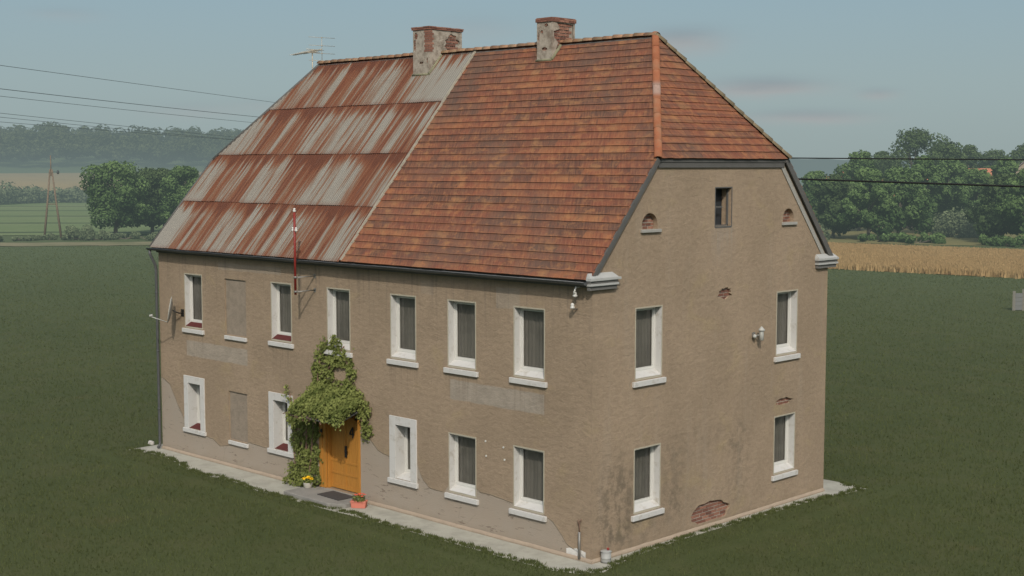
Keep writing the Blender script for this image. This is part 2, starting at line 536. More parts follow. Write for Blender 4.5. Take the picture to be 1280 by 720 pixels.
def make_glass():
    g = G('window_glass')
    gl = g.t.nodes.new('ShaderNodeBsdfGlossy'); gl.inputs['Roughness'].default_value = .06; gl.inputs[0].default_value = (.8, .85, .88, 1)
    nm = g.bump(g.noise(1.5, 2), .12, .02); g.set(gl.inputs['Normal'], nm)
    tr = g.t.nodes.new('ShaderNodeBsdfTransparent'); tr.inputs[0].default_value = (.91, .90, .87, 1)
    fr = g.t.nodes.new('ShaderNodeFresnel'); fr.inputs[0].default_value = 1.5
    m = g.t.nodes.new('ShaderNodeMixShader')
    g.set(m.inputs[0], g.add(g.mul(fr.outputs[0], .45), .004)); g.set(m.inputs[1], tr.outputs[0]); g.set(m.inputs[2], gl.outputs[0])
    return g.end(m.outputs[0])


def make_concrete(name, base, k=1.0):
    g = G(name)
    n = g.noise(1.6, 6, .7); f = g.noise(30, 4, .7)
    c = g.mix(g.step(n, .35, .7), base, tuple(q * .78 for q in base))
    c = g.mix(g.mul(g.step(f, .55, .7), .35), c, tuple(q * .55 for q in base))
    return g.end(g.principled(c, .93, g.bump(g.add(n, g.mul(f, .5)), .5 * k, .03), spec=.15))


def make_ground_mat():
    g = G('meadow')
    n1 = g.noise(.05, 4, .6); n2 = g.noise(.6, 5, .65); n3 = g.noise(9, 4, .7)
    c = g.mix(g.step(n1, .35, .65), (.058, .071, .028), (.067, .079, .032))
    c = g.mix(g.mul(g.step(n2, .42, .66), .5), c, (.082, .084, .038))
    c = g.mix(g.mul(g.step(n3, .5, .7), .45), c, (.046, .056, .022))
    c = g.mix(g.mul(g.step(n3, .42, .25), .45), c, (.086, .094, .042))
    dry = g.step(g.noise(.22, 5, .7, g.scl(g.pos, (1, 1.8, 1))), .60, .74); c = g.mix(g.mul(dry, .45), c, (.105, .090, .045))
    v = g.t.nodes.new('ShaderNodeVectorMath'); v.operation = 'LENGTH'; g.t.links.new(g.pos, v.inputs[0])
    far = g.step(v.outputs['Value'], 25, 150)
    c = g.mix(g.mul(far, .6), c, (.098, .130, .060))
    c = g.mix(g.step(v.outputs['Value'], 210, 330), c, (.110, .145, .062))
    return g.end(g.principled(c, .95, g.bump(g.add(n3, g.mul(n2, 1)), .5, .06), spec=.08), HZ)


def make_green_field():
    g = G('mown_field')
    n = g.noise(.03, 4, .6); f = g.noise(.9, 4, .7)
    c = g.mix(g.step(n, .35, .65), (.135, .180, .075), (.165, .200, .090))
    # mown swaths seen as darker lines across
    w = g.add(g.mul(g.x, .345), g.mul(g.y, -.939))     # distance across the swaths
    w = g.add(g.add(g.mul(g.x, -.70), g.mul(g.y, .714)), g.mul(g.sub(n, .5), 8))
    k = g.m_('FRACT', g.mul(w, 1 / 33.0))
    ln = g.mul(g.mul(g.step(k, 0, .05), g.step(k, .17, .10)), g.step(g.noise(.05, 2, .6, g.scl(g.pos, (.6, .6, 1))), .22, .34))
    c = g.mix(g.mul(ln, .9), c, (.05, .068, .034))
    c = g.mix(g.mul(g.step(f, .5, .7), .3), c, (.075, .10, .04))
    return g.end(g.principled(c, .95, g.bump(f, .5, .1), spec=.05), HZ)


def make_field(name, a, b, sc=.15, haze=HZ):
    g = G(name)
    n = g.noise(sc, 5, .65); f = g.noise(sc * 12, 3, .7)
    c = g.mix(g.step(n, .3, .7), a, b)
    c = g.mix(g.mul(g.step(f, .5, .7), .35), c, tuple(q * .65 for q in a))
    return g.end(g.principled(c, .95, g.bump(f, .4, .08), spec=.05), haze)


def make_leaf(name, lo, hi, haze=None, trans=.28, far=False):
    g = G(name)
    t = g.attr('tone')
    c = g.mix(t, lo, hi)
    if name == 'grass_blade':
        c = g.mix(g.mul(g.step(g.noise(.22, 5, .7, g.scl(g.pos, (1, 1.8, 1))), .58, .74), .4), c, (.14, .12, .055))
        c = g.mix(g.mul(g.step(g.noise(.07, 3, .6), .42, .62), .22), c, (.05, .075, .022))
    elif not far:
        c = g.mix(g.mul(g.step(g.noise(1.1, 3, .6), .5, .7), .35), c, tuple(q * .6 for q in lo))
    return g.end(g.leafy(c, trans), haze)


MAT = dict(
    wall=make_wall_mat(), brick=make_brick_mat(), tile=make_tile_mat(), ridge=make_ridge_mat(), hip=make_hip_mat(), sheet=make_sheet_mat(),
    render=make_render_mat('chimney_render', (.37, .325, .265), (.19, .155, .12)),
    niche=make_render_mat('blind_render', (.262, .215, .165), (.215, .178, .137)),
    mortar=simple('mortar', (.30, .26, .21), .95, .25, 12, .5),
    white=make_white('white_paint', .50, .65), upvc=simple('white_frame', (.55, .54, .50), .45, .04, 4),
    edge=simple('window_border', (.36, .325, .25), .9, .12, 7, .3),
    oxblood=simple('oxblood_tile', (.085, .020, .018), .9, .25, 8, .2),
    curtain=make_curtain(), glass=make_glass(), dark=simple('dark_interior', (.018, .018, .018), .95),
    zinc=simple('dark_gutter', (.095, .097, .098), .5, .25, 5, .1, .3), lead=simple('grey_flashing', (.36, .36, .34), .6, .15, 4, .2),
    board=simple('grey_board', (.095, .092, .085), .85, .25, 3, .3), trim=simple('pale_trim', (.30, .29, .26), .85, .2, 4, .3),
    cornice=simple('dark_cornice', (.13, .125, .115), .85, .25, 3, .3),
    wood=None, black=simple('black_iron', (.018, .017, .016), .5), steel=simple('galvanised', (.23, .22, .20), .55, .2, 8, .1, .5),
    slab=make_concrete('apron_concrete', (.38, .368, .308)), step=make_concrete('step_concrete', (.25, .238, .212), 1.1),
    plinth=simple('plinth_render', (.315, .25, .185), .92, .2, 4, .6),
    red=simple('red_paint', (.20, .024, .018), .5, .2, 7), ceramic=simple('white_ceramic', (.56, .55, .51), .35, .05),
    dish=simple('dish_grey', (.36, .36, .33), .5, .08), timber=simple('pole_timber', (.17, .125, .085), .9, .25, 2, .4, haze=HZ),
    alu=simple('aluminium', (.42, .38, .30), .5, .12, 9, 0, .3), mat=simple('rubber_mat', (.055, .05, .047), .95, .25, 25, .6),
    terra=simple('terracotta', (.50, .165, .115), .8, .12, 9, .2), potwhite=simple('pale_pot', (.52, .49, .42), .8, .15, 9, .2),
    soil=simple('soil', (.05, .035, .025), .95), petal=simple('yellow_petal', (.85, .50, .015), .7, .2, 30), petalr=simple('red_petal', (.55, .08, .04), .7, .2, 30),
    silver=simple('churn_metal', (.30, .30, .28), .5, .15, 7, .1), wire=simple('wire_black', (.015, .015, .015), .6), wirefar=simple('wire_grey', (.05, .055, .055), .6, haze=HZ),
    meadow=make_ground_mat(), mown=make_green_field(),
    plough=make_field('brown_field', (.38, .275, .13), (.32, .245, .12), .01),
    path=make_field('pale_path', (.23, .20, .12), (.13, .14, .07), .08),
    stub=make_field('olive_field', (.20, .175, .075), (.16, .155, .068), .05),
    wheatsoil=make_field('wheat_ground', (.36, .235, .105), (.33, .215, .098), .05),
    blade=make_leaf('grass_blade', (.056, .069, .026), (.120, .136, .054), HZ, .25),
    wheat=make_leaf('wheat_ear', (.35, .235, .108), (.41, .285, .138), HZ, .15, True),
    tree_a=make_leaf('tree_leaf', (.036, .070, .024), (.165, .245, .085), HZ * .95),
    tree_b=make_leaf('dark_tree_leaf', (.032, .058, .022), (.115, .160, .062), HZ * .95),
    bush=make_leaf('bush_leaf', (.085, .110, .055), (.20, .235, .125), HZ * .8),
    wood_far=make_leaf('far_wood_leaf', (.030, .044, .020), (.125, .145, .065), HZ * .95, .2, True),
    ivy=make_leaf('vine_leaf', (.048, .068, .018), (.255, .280, .090)), stem=simple('vine_stem', (.17, .105, .075), .9, .3, 9, .3),
    bark=simple('bark', (.10, .085, .065), .95, .3, 3, .6, haze=HZ),
    rock=simple('pale_stone', (.42, .40, .36), .9, .2, 9, .5), postc=simple('concrete_post', (.22, .205, .17), .9, .15, 4, .3, haze=HZ),
    panel=simple('grey_panel', (.15, .152, .145), .9, .15, 2, .4, haze=HZ), rroof=simple('far_red_roof', (.42, .16, .09), .9, .2, 1.5, haze=HZ),
    groof=simple('far_grey_roof', (.20, .17, .16), .9, .2, 1.5, haze=HZ), fwall=simple('far_wall', (.34, .27, .20), .9, .12, .8, haze=HZ),
    fpane=simple('far_pane', (.03, .035, .04), .3, .1, haze=HZ),
)


def make_wood():
    g = G('orange_wood')
    s = g.noise(1, 4, .65, g.xyz(g.mul(g.add(g.x, g.y), 34), g.mul(g.z, 2.2), 0))
    c = g.mix(s, (.29, .120, .022), (.50, .235, .045))
    c = g.mix(g.mul(g.step(g.noise(3, 3, .6), .5, .75), .3), c, (.30, .13, .03))
    return g.end(g.principled(c, .5, g.bump(s, .3, .01), spec=.35))


MAT['wood'] = make_wood()

# ------------------------------------------------------------------ the house
house = thing('farmhouse', (-L / 2, W / 2, 0), 'large old farmhouse of brown plaster, half rusty sheet roof and half red clay tiles', 'house')


def T_front(a, d, z): return (a, d, z)
def T_gable(a, d, z): return (-d, a, z)


def inside(p, poly):
    c = False; n = len(poly)
    for i in range(n):
        a, b = poly[i], poly[i - 1]
        if (a[1] > p[1]) != (b[1] > p[1]) and p[0] < (b[0] - a[0]) * (p[1] - a[1]) / (b[1] - a[1]) + a[0]: c = not c
    return c


def wall_sheet(mb, outer, holes, T, step=.6):
    """a flat wall with real openings; holes = (polygon, depth of the jambs made from the wall's own plaster)"""
    vs, es = [], []
    for ring in [outer] + [h[0] for h in holes]:
        b = len(vs); n = len(ring)
        vs += [Vector(p) for p in ring]
        es += [(b + i, b + (i + 1) % n) for i in range(n)]
    r = delaunay_2d_cdt(vs, es, [], 0, 1e-5)
    V, Fc = r[0], r[2]
    b = len(mb.v)
    mb.v += [T(p[0], 0, p[1]) for p in V]
    for f in Fc:
        c = sum((V[i] for i in f), Vector((0, 0))) / len(f)
        if inside(c, outer) and not any(inside(c, h[0]) for h in holes):
            mb.face([b + i for i in f])
    for ring, dep in holes:
        if dep:
            n = len(ring)
            for i in range(n):
                p, q = ring[i], ring[(i + 1) % n]
                mb.poly([T(p[0], 0, p[1]), T(q[0], 0, q[1]), T(q[0], dep, q[1]), T(p[0], dep, p[1])])


def rectp(a0, a1, z0, z1): return [(a0, z0), (a1, z0), (a1, z1), (a0, z1)]


def ragged(cx, cz, rx, rz, n=26, j=.16, skew=0, flat=None):
    out = []
    for i in range(n):
        t = 2 * math.pi * i / n
        k = 1 + random.uniform(-j, j)
        x = cx + rx * math.cos(t) * k; z = cz + rz * math.sin(t) * k + skew * rx * math.cos(t)
        if flat is not None: z = max(z, flat + random.uniform(0, .015))
        out.append((x, z))
    return out


def arch(a0, a1, z0, z1, n=12):
    c, r = (a0 + a1) / 2, (a1 - a0) / 2
    h = z1 - z0
    zs = z0 + h * .25
    return [(a0, z0), (a1, z0), (a1, zs)] + [(c + r * math.cos(math.pi * i / n), zs + (z1 - zs) * math.sin(math.pi * i / n)) for i in range(1, n)] + [(a0, zs)]


# openings: (left, right, bottom, top)
UP = [(-17.99, -16.99), (-13.11, -12.11), (-10.32, -9.30), (-7.46, -6.44), (-5.11, -4.08), (-2.64, -1.61)]
ZU0, ZU1, ZG0, ZG1 = 4.41, 6.14, 1.00, 2.55
front_holes, gable_holes = [], []
for a, b in UP: front_holes.append((rectp(a, b, ZU0, ZU1), 0))
SUR = [(-18.14, -16.92), (-13.31, -12.08), (-7.54, -6.40)]     # white boarded surrounds on the ground floor
for a, b in SUR: front_holes.append((rectp(a + .25, b - .25, .98, 2.50), 0))
for a, b in ((-5.09, -4.08), (-2.65, -1.62)): front_holes.append((rectp(a, b, ZG0, ZG1), 0))
BL = [(-15.65, -14.48, 4.33, 6.12), (-15.53, -14.50, .93, 2.50)]
for a, b, z0, z1 in BL: front_holes.append((rectp(a, b, z0, z1), .05))
DOOR = (-10.76, -8.86, 0.0, 2.66)
front_holes.append((rectp(DOOR[0], DOOR[1], .16, DOOR[3]), .25))
for a, b, z0, z1 in ((1.63, 2.66, ZU0, 6.16), (7.88, 8.90, ZU0, 6.16), (1.62, 2.64, ZG0, 2.60), (7.86, 8.88, ZG0, 2.60)):
    gable_holes.append((rectp(a, b, z0, z1), 0))
ATT = (4.90, 5.62, 8.12, 9.13)
gable_holes.append((rectp(*ATT), .32))
NI = [(1.84, 2.46, 8.14, 8.54), (8.10, 8.66, 8.14, 8.52)]
for q in NI: gable_holes.append((arch(*q), .2))
PATCH = [ragged(5.37, 6.32, .33, .15, 22, .25, .05), ragged(8.30, 3.02, .44, .10, 24, .22, .02), ragged(4.85, .42, .88, .30, 40, .07, -.03, .17)]
for q in PATCH: gable_holes.append((q, .075))

mb = MB()
wall_sheet(mb, [(-L, 0), (0, 0), (0, 6.97), (-L, 6.97)], front_holes, T_front)
GP = [(0, 0), (W, 0), (W, 6.97), (W - YH - .03, HH - .06), (YH + .03, HH - .06), (0, 6.97)]
wall_sheet(mb, GP, gable_holes, T_gable)
mb.poly([(-L, y, z) for y, z in GP][::-1])
mb.poly([(-L, W, 0), (0, W, 0), (0, W, 6.97), (-L, W, 6.97)])
mb.build('wall', MAT['wall'], house)

# bricks laid behind the broken plaster
def brickwork(mb, a0, a1, z0, z1, T, d0, d1, course=.094, bl=.26, mt=.024):
    z = z0; row = 0
    while z < z1:
        a = a0 - (bl / 2 if row % 2 else 0) - random.uniform(0, .03)
        while a < a1:
            j = random.uniform(-.006, .012)
            p = [T(a, d1, z), T(a + bl - mt, d1, z), T(a + bl - mt, d0 + j, z), T(a, d0 + j, z)]
            q = [(x, y, zz + course - mt) for x, y, zz in p]
            mb.hexa([p[3], p[2], p[1], p[0], q[3], q[2], q[1], q[0]], 0, random.random())
            a += bl
        z += course; row += 1
    mb.poly([T(a0 - .3, d0 + .014, z0 - .05), T(a1 + .3, d0 + .014, z0 - .05), T(a1 + .3, d0 + .014, z1 + .05), T(a0 - .3, d0 + .014, z1 + .05)], 1)


for q in PATCH:
    mb = MB()
    brickwork(mb, min(p[0] for p in q), max(p[0] for p in q), min(p[1] for p in q), max(p[1] for p in q), T_gable, .06, .14)
    mb.build('exposed_brick', [MAT['brick'], MAT['mortar']], house)
for a0, a1, z0, z1 in NI:
    mb = MB(); brickwork(mb, a0, a1, z0, z1, T_gable, .13, .25, .085, .22)
    o = mb.build('arched_niche', [MAT['brick'], MAT['mortar']], house)
    mb = MB(); mb.box(0.002, .07, a0 - .07, a1 + .09, z0 - .085, z0 - .005)
    mb.build('sill', MAT['trim'], o, .008)

# plinth ledge
mb = MB()
for T, a0, a1 in ((T_front, -L, DOOR[0] - .05), (T_front, DOOR[1] + .05, .045), (T_gable, -.045, W)):
    n = max(2, int((a1 - a0) / .35)); 
    pr = []
    for i in range(n + 1):
        a = a0 + (a1 - a0) * i / n; j = random.uniform(-.006, .006)
        pr.append([T(a, -.003, 0), T(a, -.05 + j, 0), T(a, -.045 + j, .085 + j), T(a, -.002, .125 + j)])
    b = len(mb.v)
    for q in pr: mb.v += q
    for i in range(n):
        for k in range(3):
            c = b + i * 4 + k
            mb.face((c, c + 4, c + 5, c + 1), 0, True)
mb.build('plinth', MAT['plinth'], house)


def quad(mb, T, a0, a1, d0, d1, z0, z1, mi=0):
    """box in wall coordinates"""
    P = [T(a0, d0, z0), T(a1, d0, z0), T(a1, d1, z0), T(a0, d1, z0), T(a0, d0, z1), T(a1, d0, z1), T(a1, d1, z1), T(a0, d1, z1)]
    mb.hexa(P, mi)


def window(T, a0, a1, z0, z1, red=False, surround=None, label=None, sill=True, dep=.205):
    zf = z0 + .12                                     # foot of the frame, behind the sloping inner sill
    fr = MB(); t = .055
    for q in ((a0, a0 + t, zf, z1), (a1 - t, a1, zf, z1), (a0 + t, a1 - t, z1 - t, z1), (a0 + t, a1 - t, zf, zf + t)):
        quad(fr, T, q[0], q[1], dep, dep + .06, q[2], q[3])
    t2 = .035                                          # casement rebate set back inside the frame
    for q in ((a0 + t, a0 + t + t2, zf + t, z1 - t), (a1 - t - t2, a1 - t, zf + t, z1 - t), (a0 + t + t2, a1 - t - t2, z1 - t - t2, z1 - t), (a0 + t + t2, a1 - t - t2, zf + t, zf + t + t2)):
        quad(fr, T, q[0], q[1], dep + .02, dep + .055, q[2], q[3])
    w = fr.build('window', MAT['upvc'], house)
    if label: w['label'] = label
    p = MB(); p.poly([T(a0 + t, dep + .04, zf + t), T(a1 - t, dep + .04, zf + t), T(a1 - t, dep + .04, z1 - t), T(a0 + t, dep + .04, z1 - t)])
    p.build('pane', MAT['glass'], w)
    c = MB(); n = 44; b = len(c.v)
    ph = random.uniform(0, 6)
    for i in range(n + 1):
        a = a0 + (a1 - a0) * i / n
        d = dep + .085 + .006 * math.sin(i * 1.15 + ph) + .007 * math.sin(i * .43 + ph)
        c.v += [T(a, d, zf - .02), T(a, d, z1)]
    for i in range(n): c.face((b + 2 * i, b + 2 * i + 2, b + 2 * i + 3, b + 2 * i + 1), 0, True)
    c.build('curtain', MAT['curtain'], w)
    rv = MB(); g = .012
    ins = .002
    rv.poly([T(a0 + ins, 0, z0), T(a0 + ins, dep + .1, z0), T(a0 + ins, dep + .1, z1), T(a0 + ins, 0, z1)])
    rv.poly([T(a1 - ins, 0, z0), T(a1 - ins, dep + .1, z0), T(a1 - ins, dep + .1, z1), T(a1 - ins, 0, z1)][::-1])
    rv.poly([T(a0, 0, z1 - ins), T(a1, 0, z1 - ins), T(a1, dep + .1, z1 - ins), T(a0, dep + .1, z1 - ins)])
    rv.poly([T(a0, -.004, z0), T(a1, -.004, z0), T(a1, dep, zf), T(a0, dep, zf)], 1 if red else 0)   # sloping inner sill
    rv.build('reveal', [MAT['white'], MAT['oxblood']], w)
    if surround:
        s0, s1, sz0, sz1 = surround
        s = MB()
        for q in ((s0, a0 - .001, z0 - .02, sz1), (a1 + .001, s1, z0 - .02, sz1), (a0 - .001, a1 + .001, z1, sz1)):
            quad(s, T, q[0], q[1], -.035, .02, q[2], q[3])
        s.build('surround', MAT['white'], w, .006)
        s = MB(); quad(s, T, s0 - .05, s1 + .05, -.075, .01, z0 - .15, z0 - .02); s.build('sill', MAT['white'], w, .008)
    else:
        e = MB(); k = .035
        for q in ((a0 - k, a0 + .001, z0 - k, z1 + k), (a1 - .001, a1 + k, z0 - k, z1 + k), (a0 + .001, a1 - .001, z1 - .001, z1 + k), (a0 + .001, a1 - .001, z0 - k - .02, z0 - .006)):
            quad(e, T, q[0], q[1], -.006, .004, q[2], q[3])
        e.build('border', MAT['edge'], w)
        if sill:
            s = MB(); quad(s, T, a0 - .13, a1 + .13, -.075, .004, z0 - .21, z0 - .075); s.build('sill', MAT['white'], w, .01)
    return w


for i, (a, b) in enumerate(UP): window(T_front, a, b, ZU0, ZU1, red=i in (0, 1), label='upper window with a dark red inner sill' if i in (0, 1) else None)
for i, (a, b) in enumerate(SUR):
    window(T_front, a + .25, b - .25, .98, 2.50, red=i < 2, surround=(a, b, .96, 2.74), label='narrow window in a broad white surround', dep=.32)
for a, b in ((-5.09, -4.08), (-2.65, -1.62)): window(T_front, a, b, ZG0, ZG1)
for a, b, z0, z1 in ((1.63, 2.66, ZU0, 6.16), (7.88, 8.90, ZU0, 6.16), (1.62, 2.64, ZG0, 2.60), (7.86, 8.88, ZG0, 2.60)): window(T_gable, a, b, z0, z1)
for a, b, z0, z1 in BL:
    mb = MB(); quad(mb, T_front, a - .02, b + .02, .045, .09, z0 - .02, z1 + .02)
    w = mb.build('blind_window', MAT['niche'], house)
    mb = MB(); quad(mb, T_front, a + .02, b + .04, -.07, .004, z0 - .15, z0 - .03); mb.build('sill', MAT['white'], w, .01)

# attic opening
a0, a1, z0, z1 = ATT
mb = MB()
for q in ((a0, a0 + .035, z0, z1), (a1 - .035, a1, z0, z1), (a0, a1, z1 - .035, z1), (a0, a1, z0, z0 + .03)): quad(mb, T_gable, q[0], q[1], .10, .15, q[2], q[3])
for q in ((a0 - .03, a0, z0 - .03, z1 + .03), (a1, a1 + .03, z0 - .03, z1 + .03), (a0, a1, z1, z1 + .03), (a0, a1, z0 - .05, z0)): quad(mb, T_gable, q[0], q[1], -.006, .003, q[2], q[3])
quad(mb, T_gable, a0, a0 + .47, .11, .14, (z0 + z1) / 2 - .02, (z0 + z1) / 2 + .02)
w = mb.build('attic_opening', MAT['board'], house)
mb = MB(); quad(mb, T_gable, a0 - .3, a1 + .3, .34, 1.6, z0 - .2, z1 + .2); mb.f = [f for f in mb.f]; 
mb.build('unlit_attic', MAT['fpane'], w)  # dark box painted to stand for the unlit attic space

# ---- door
fr = MB(); x0, x1 = DOOR[0], DOOR[1]; zt = DOOR[3]
for q in ((x0 + .004, x0 + .14, -.04, .05), (x0 + .16, x0 + .28, -.02, .05)): fr.box(q[0], q[1], q[2], q[3], .165, zt - .004)
fr.box(x0 + .14, x0 + .16, -.01, .05, .165, zt - .004)
fr.box(x0 + .28, x0 + .33, .05, .24, .165, zt - .004)
fr.box(x1 - .10, x1 - .004, -.03, .22, .165, zt - .004)
fr.box(x0 + .33, x1 - .10, .02, .22, zt - .10, zt - .004)
fr.box(x0 + .33, x1 - .10, .14, .20, 2.44, 2.47)
fr.box(-9.36, -9.33, .12, .17, 2.35, zt - .1)
door = fr.build('door', MAT['wood'], house, .006)
lx0, lx1 = x0 + .335, x1 - .105
lf = MB(); n = 10
def dtop(x):
    t = (x - lx0) / (lx1 - lx0)
    return 2.20 + .20 * math.sin(math.pi * t)
for i in range(n):                                   # vertical planks under an arched head
    a = lx0 + (lx1 - lx0) * i / n + .004; b = lx0 + (lx1 - lx0) * (i + 1) / n - .004
    lf.hexa([(a, .17, .19), (b, .17, .19), (b, .20, .19), (a, .20, .19), (a, .17, dtop(a)), (b, .17, dtop(b)), (b, .20, dtop(b)), (a, .20, dtop(a))])
for za, zb in ((.19, .30), (.62, .68), (.98, 1.04)): lf.box(lx0, lx1, .155, .169, za, zb)
lf.box(-9.80, -9.74, .150, .168, .19, 2.3)
for i in range(24):                                  # arched head rail
    a = lx0 + (lx1 - lx0) * i / 24; b = lx0 + (lx1 - lx0) * (i + 1) / 24
    lf.hexa([(a, .145, dtop(a) - .07), (b, .145, dtop(b) - .07), (b, .168, dtop(b) - .07), (a, .168, dtop(a) - .07), (a, .145, dtop(a)), (b, .145, dtop(b)), (b, .168, dtop(b)), (a, .168, dtop(a))])
lf.build('door_leaf', MAT['wood'], door)
bk = MB(); bk.box(lx0, lx1, .205, .24, .165, 2.42); bk.build('door_backing', MAT['board'], door)
gl = MB(); gl.poly([(lx0, .21, 2.1), (lx1, .21, 2.1), (lx1, .21, zt - .05), (lx0, .21, zt - .05)][::1]); gl.build('transom_pane', MAT['fpane'], door)
hd = MB()
hd.box(-9.745, -9.665, .115, .149, 1.18, 1.52); hd.tube([(-9.70, .12, 1.38), (-9.70, .075, 1.38), (-9.58, .07, 1.37)], .014, 6)
hd.build('handle', MAT['black'], door, .006)
nb = MB(); X, Z0 = -9.52, 1.80                        # the house number 4
def bar(p, q, w):
    p, q = Vector(p), Vector(q); d = (q - p).normalized(); nn = Vector((-d.y, d.x)) * w / 2
    P = [p - nn, q - nn, q + nn, p + nn]
    nb.hexa([(X + a.x, .128, Z0 + a.y) for a in (P[0], P[1])] + [(X + a.x, .143, Z0 + a.y) for a in (P[1], P[0])] + [(X + a.x, .128, Z0 + a.y) for a in (P[3], P[2])] + [(X + a.x, .143, Z0 + a.y) for a in (P[2], P[3])])
bar((.145, 0), (.145, .32), .05); bar((0.0, .12), (.145, .32), .042); bar((-.01, .105), (.205, .105), .042)
nb.build('house_number', MAT['black'], door)
lk = MB(); lk.tube([(x0 + .14, -.045, 1.88), (x0 + .14, -.085, 1.88)], .045, 10); lk.box(x0 + .12, x0 + .17, -.06, -.042, 1.82, 1.94); lk.build('bell_push', MAT['black'], door)
# canopy board over the door, added under the vine leaves to keep their shadow solid
cb = MB(); cb.hexa([(-11.05, -.92, 2.40), (-8.75, -.92, 2.40), (-8.75, -.004, 2.72), (-11.05, -.004, 2.72), (-11.05, -.92, 2.44), (-8.75, -.92, 2.44), (-8.75, -.004, 2.76), (-11.05, -.004, 2.76)])
cb.build('door_canopy', MAT['board'], house)
# step
st = MB()
P = [(-11.1, -1.12), (-9.0, -1.12), (-8.55, -.80), (-8.55, -.052), (-11.1, -.052)]
def slab(mb, P, z0, z1, mi=0):
    b = len(mb.v); n = len(P)
    mb.v += [(x, y, z0) for x, y in P] + [(x, y, z1) for x, y in P]
    mb.face([b + i for i in range(n)][::-1], mi); mb.face([b + n + i for i in range(n)], mi)
    for i in range(n): j = (i + 1) % n; mb.face((b + i, b + j, b + n + j, b + n + i), mi)
slab(st, P, .0, .155)
st.box(-10.70, -8.90, -.06, .22, .02, .158)
st.build('doorstep', MAT['step'], house, .02)

# small white anchors between the two right-hand windows
for a, z in ((-3.69, 2.54), (-3.03, 2.47), (-3.67, 2.15), (-2.99, 2.15)):
    mb = MB(); mb.tube([(a, .0, z), (a, -.02, z)], .026, 8); mb.build('wall_anchor', MAT['ceramic'], house)

# ---- roof
roofE = thing  # noqa
NRM = Vector((0, -SL, 1)).normalized(); TS = Vector((0, 1, SL)).normalized()
SLOPE = math.hypot(W / 2 + OE, HR - HE)
RS = (HR - HH) / (HD + OV)                  # slope of the right hip
NH = Vector((RS, 0, 1)).normalized(); TH = Vector((-1, 0, RS)).normalized()
HSL = math.hypot(HD + OV, HR - HH)


def fp(a, t, h=0.0):
    """point on the front slope: a along the eaves, t up the slope, h above"""
    p = Vector((a, -OE, HE)) + TS * t + NRM * h
    return p


def hp(a, t, h=0.0): return Vector((OV, a, HH)) + TH * t + NH * h


# roof deck (under-structure), one closed mesh
dk = MB(); off = -.055
e = .01
def deck(pts, n, th=.09):
    top = [Vector(p) + n * off for p in pts]; bot = [p - n * th for p in top]
    b = len(dk.v); k = len(pts)
    dk.v += [tuple(p) for p in bot + top]
    dk.face([b + i for i in range(k)][::-1]); dk.face([b + k + i for i in range(k)])
    for i in range(k): j = (i + 1) % k; dk.face((b + i, b + j, b + k + j, b + k + i))
A, B_ = (-L - OV, -OE, HE), (OV, -OE, HE)
deck([A, B_, (OV, YH, HH), (-HD, W / 2, HR), (-L + HD, W / 2, HR), (-L - OV, YH, HH)], NRM)
NB = Vector((0, SL, 1)).normalized()
deck([(OV, W + OE, HE), (-L - OV, W + OE, HE), (-L - OV, W - YH, HH), (-L + HD, W / 2, HR), (-HD, W / 2, HR), (OV, W - YH, HH)], NB)
deck([(OV, YH, HH), (OV, W - YH, HH), (-HD, W / 2, HR)], NH)
deck([(-L - OV, W - YH, HH), (-L - OV, YH, HH), (-L + HD, W / 2, HR)], Vector((-RS, 0, 1)).normalized())
roof = dk.build('roof', MAT['board'], house)

# clay tiles
tl = MB()
ROW = SLOPE / 33
def tile(P, a0, a1, t0, ln, tone, h0=.014, th=.028, wob=0.0):
    h_lo, h_hi = h0 + .015, h0 - .010
    cr = random.uniform(0, .003)
    b = [P(a0, t0, h_lo - th), P(a1, t0 + wob, h_lo - th), P(a1, t0 + ln, h_hi - th), P(a0, t0 + ln, h_hi - th)]
    t_ = [P(a0, t0, h_lo + cr), P(a1, t0 + wob, h_lo), P(a1, t0 + ln, h_hi), P(a0, t0 + ln, h_hi + cr)]
    u = [(a0, t0), (a1, t0), (a1, t0 + ln), (a0, t0 + ln)] * 2
    tl.hexa(b + t_, 0, tone, u)
TX0 = -9.40
for r in range(33):
    t0 = r * ROW - .03
    zt_ = HE + (t0 + ROW * .6) * TS.z
    xm = OV if zt_ < HH else OV - (zt_ - HH) / (HR - HH) * (HD + OV)
    tw = .31
    a = TX0 - (tw / 2 if r % 2 else 0)
    sag = random.uniform(-.012, .012)
    base = random.uniform(-.08, .08)
    grp = random.random()
    while a < xm:
        a0, a1 = max(a, TX0), min(a + tw - .0015, xm)
        if random.random() < .26: grp = random.random()
        if a1 - a0 > .04:
            tone = min(1, max(0, .04 + .92 * (.7 * grp + .3 * random.random()) + base))
            tile(fp, a0, a1, t0 + sag + random.uniform(-.004, .004), ROW + .05, tone, wob=random.uniform(-.003, .003))
        a += tw
nr = 18; HROW = HSL / nr
for r in range(nr):
    t0 = r * HROW - .03
    k = (t0 + HROW * .6) / HSL
    y0, y1 = YH + (W / 2 - YH) * k, W - YH - (W / 2 - YH) * k
    tw = .31; a = YH - (tw / 2 if r % 2 else 0); base = random.uniform(-.06, .06); grp = random.random()
    while a < y1:
        a0, a1 = max(a, y0), min(a + tw - .0015, y1)
        if random.random() < .26: grp = random.random()
        if a1 - a0 > .04:
            tile(hp, a0, a1, t0 + random.uniform(-.008, .008), HROW + .05, min(1, max(0, .15 + .75 * (.65 * grp + .35 * random.random()) + base)), wob=random.uniform(-.006, .006))
        a += tw
tiles = tl.build('roof_tiles', MAT['tile'], roof)
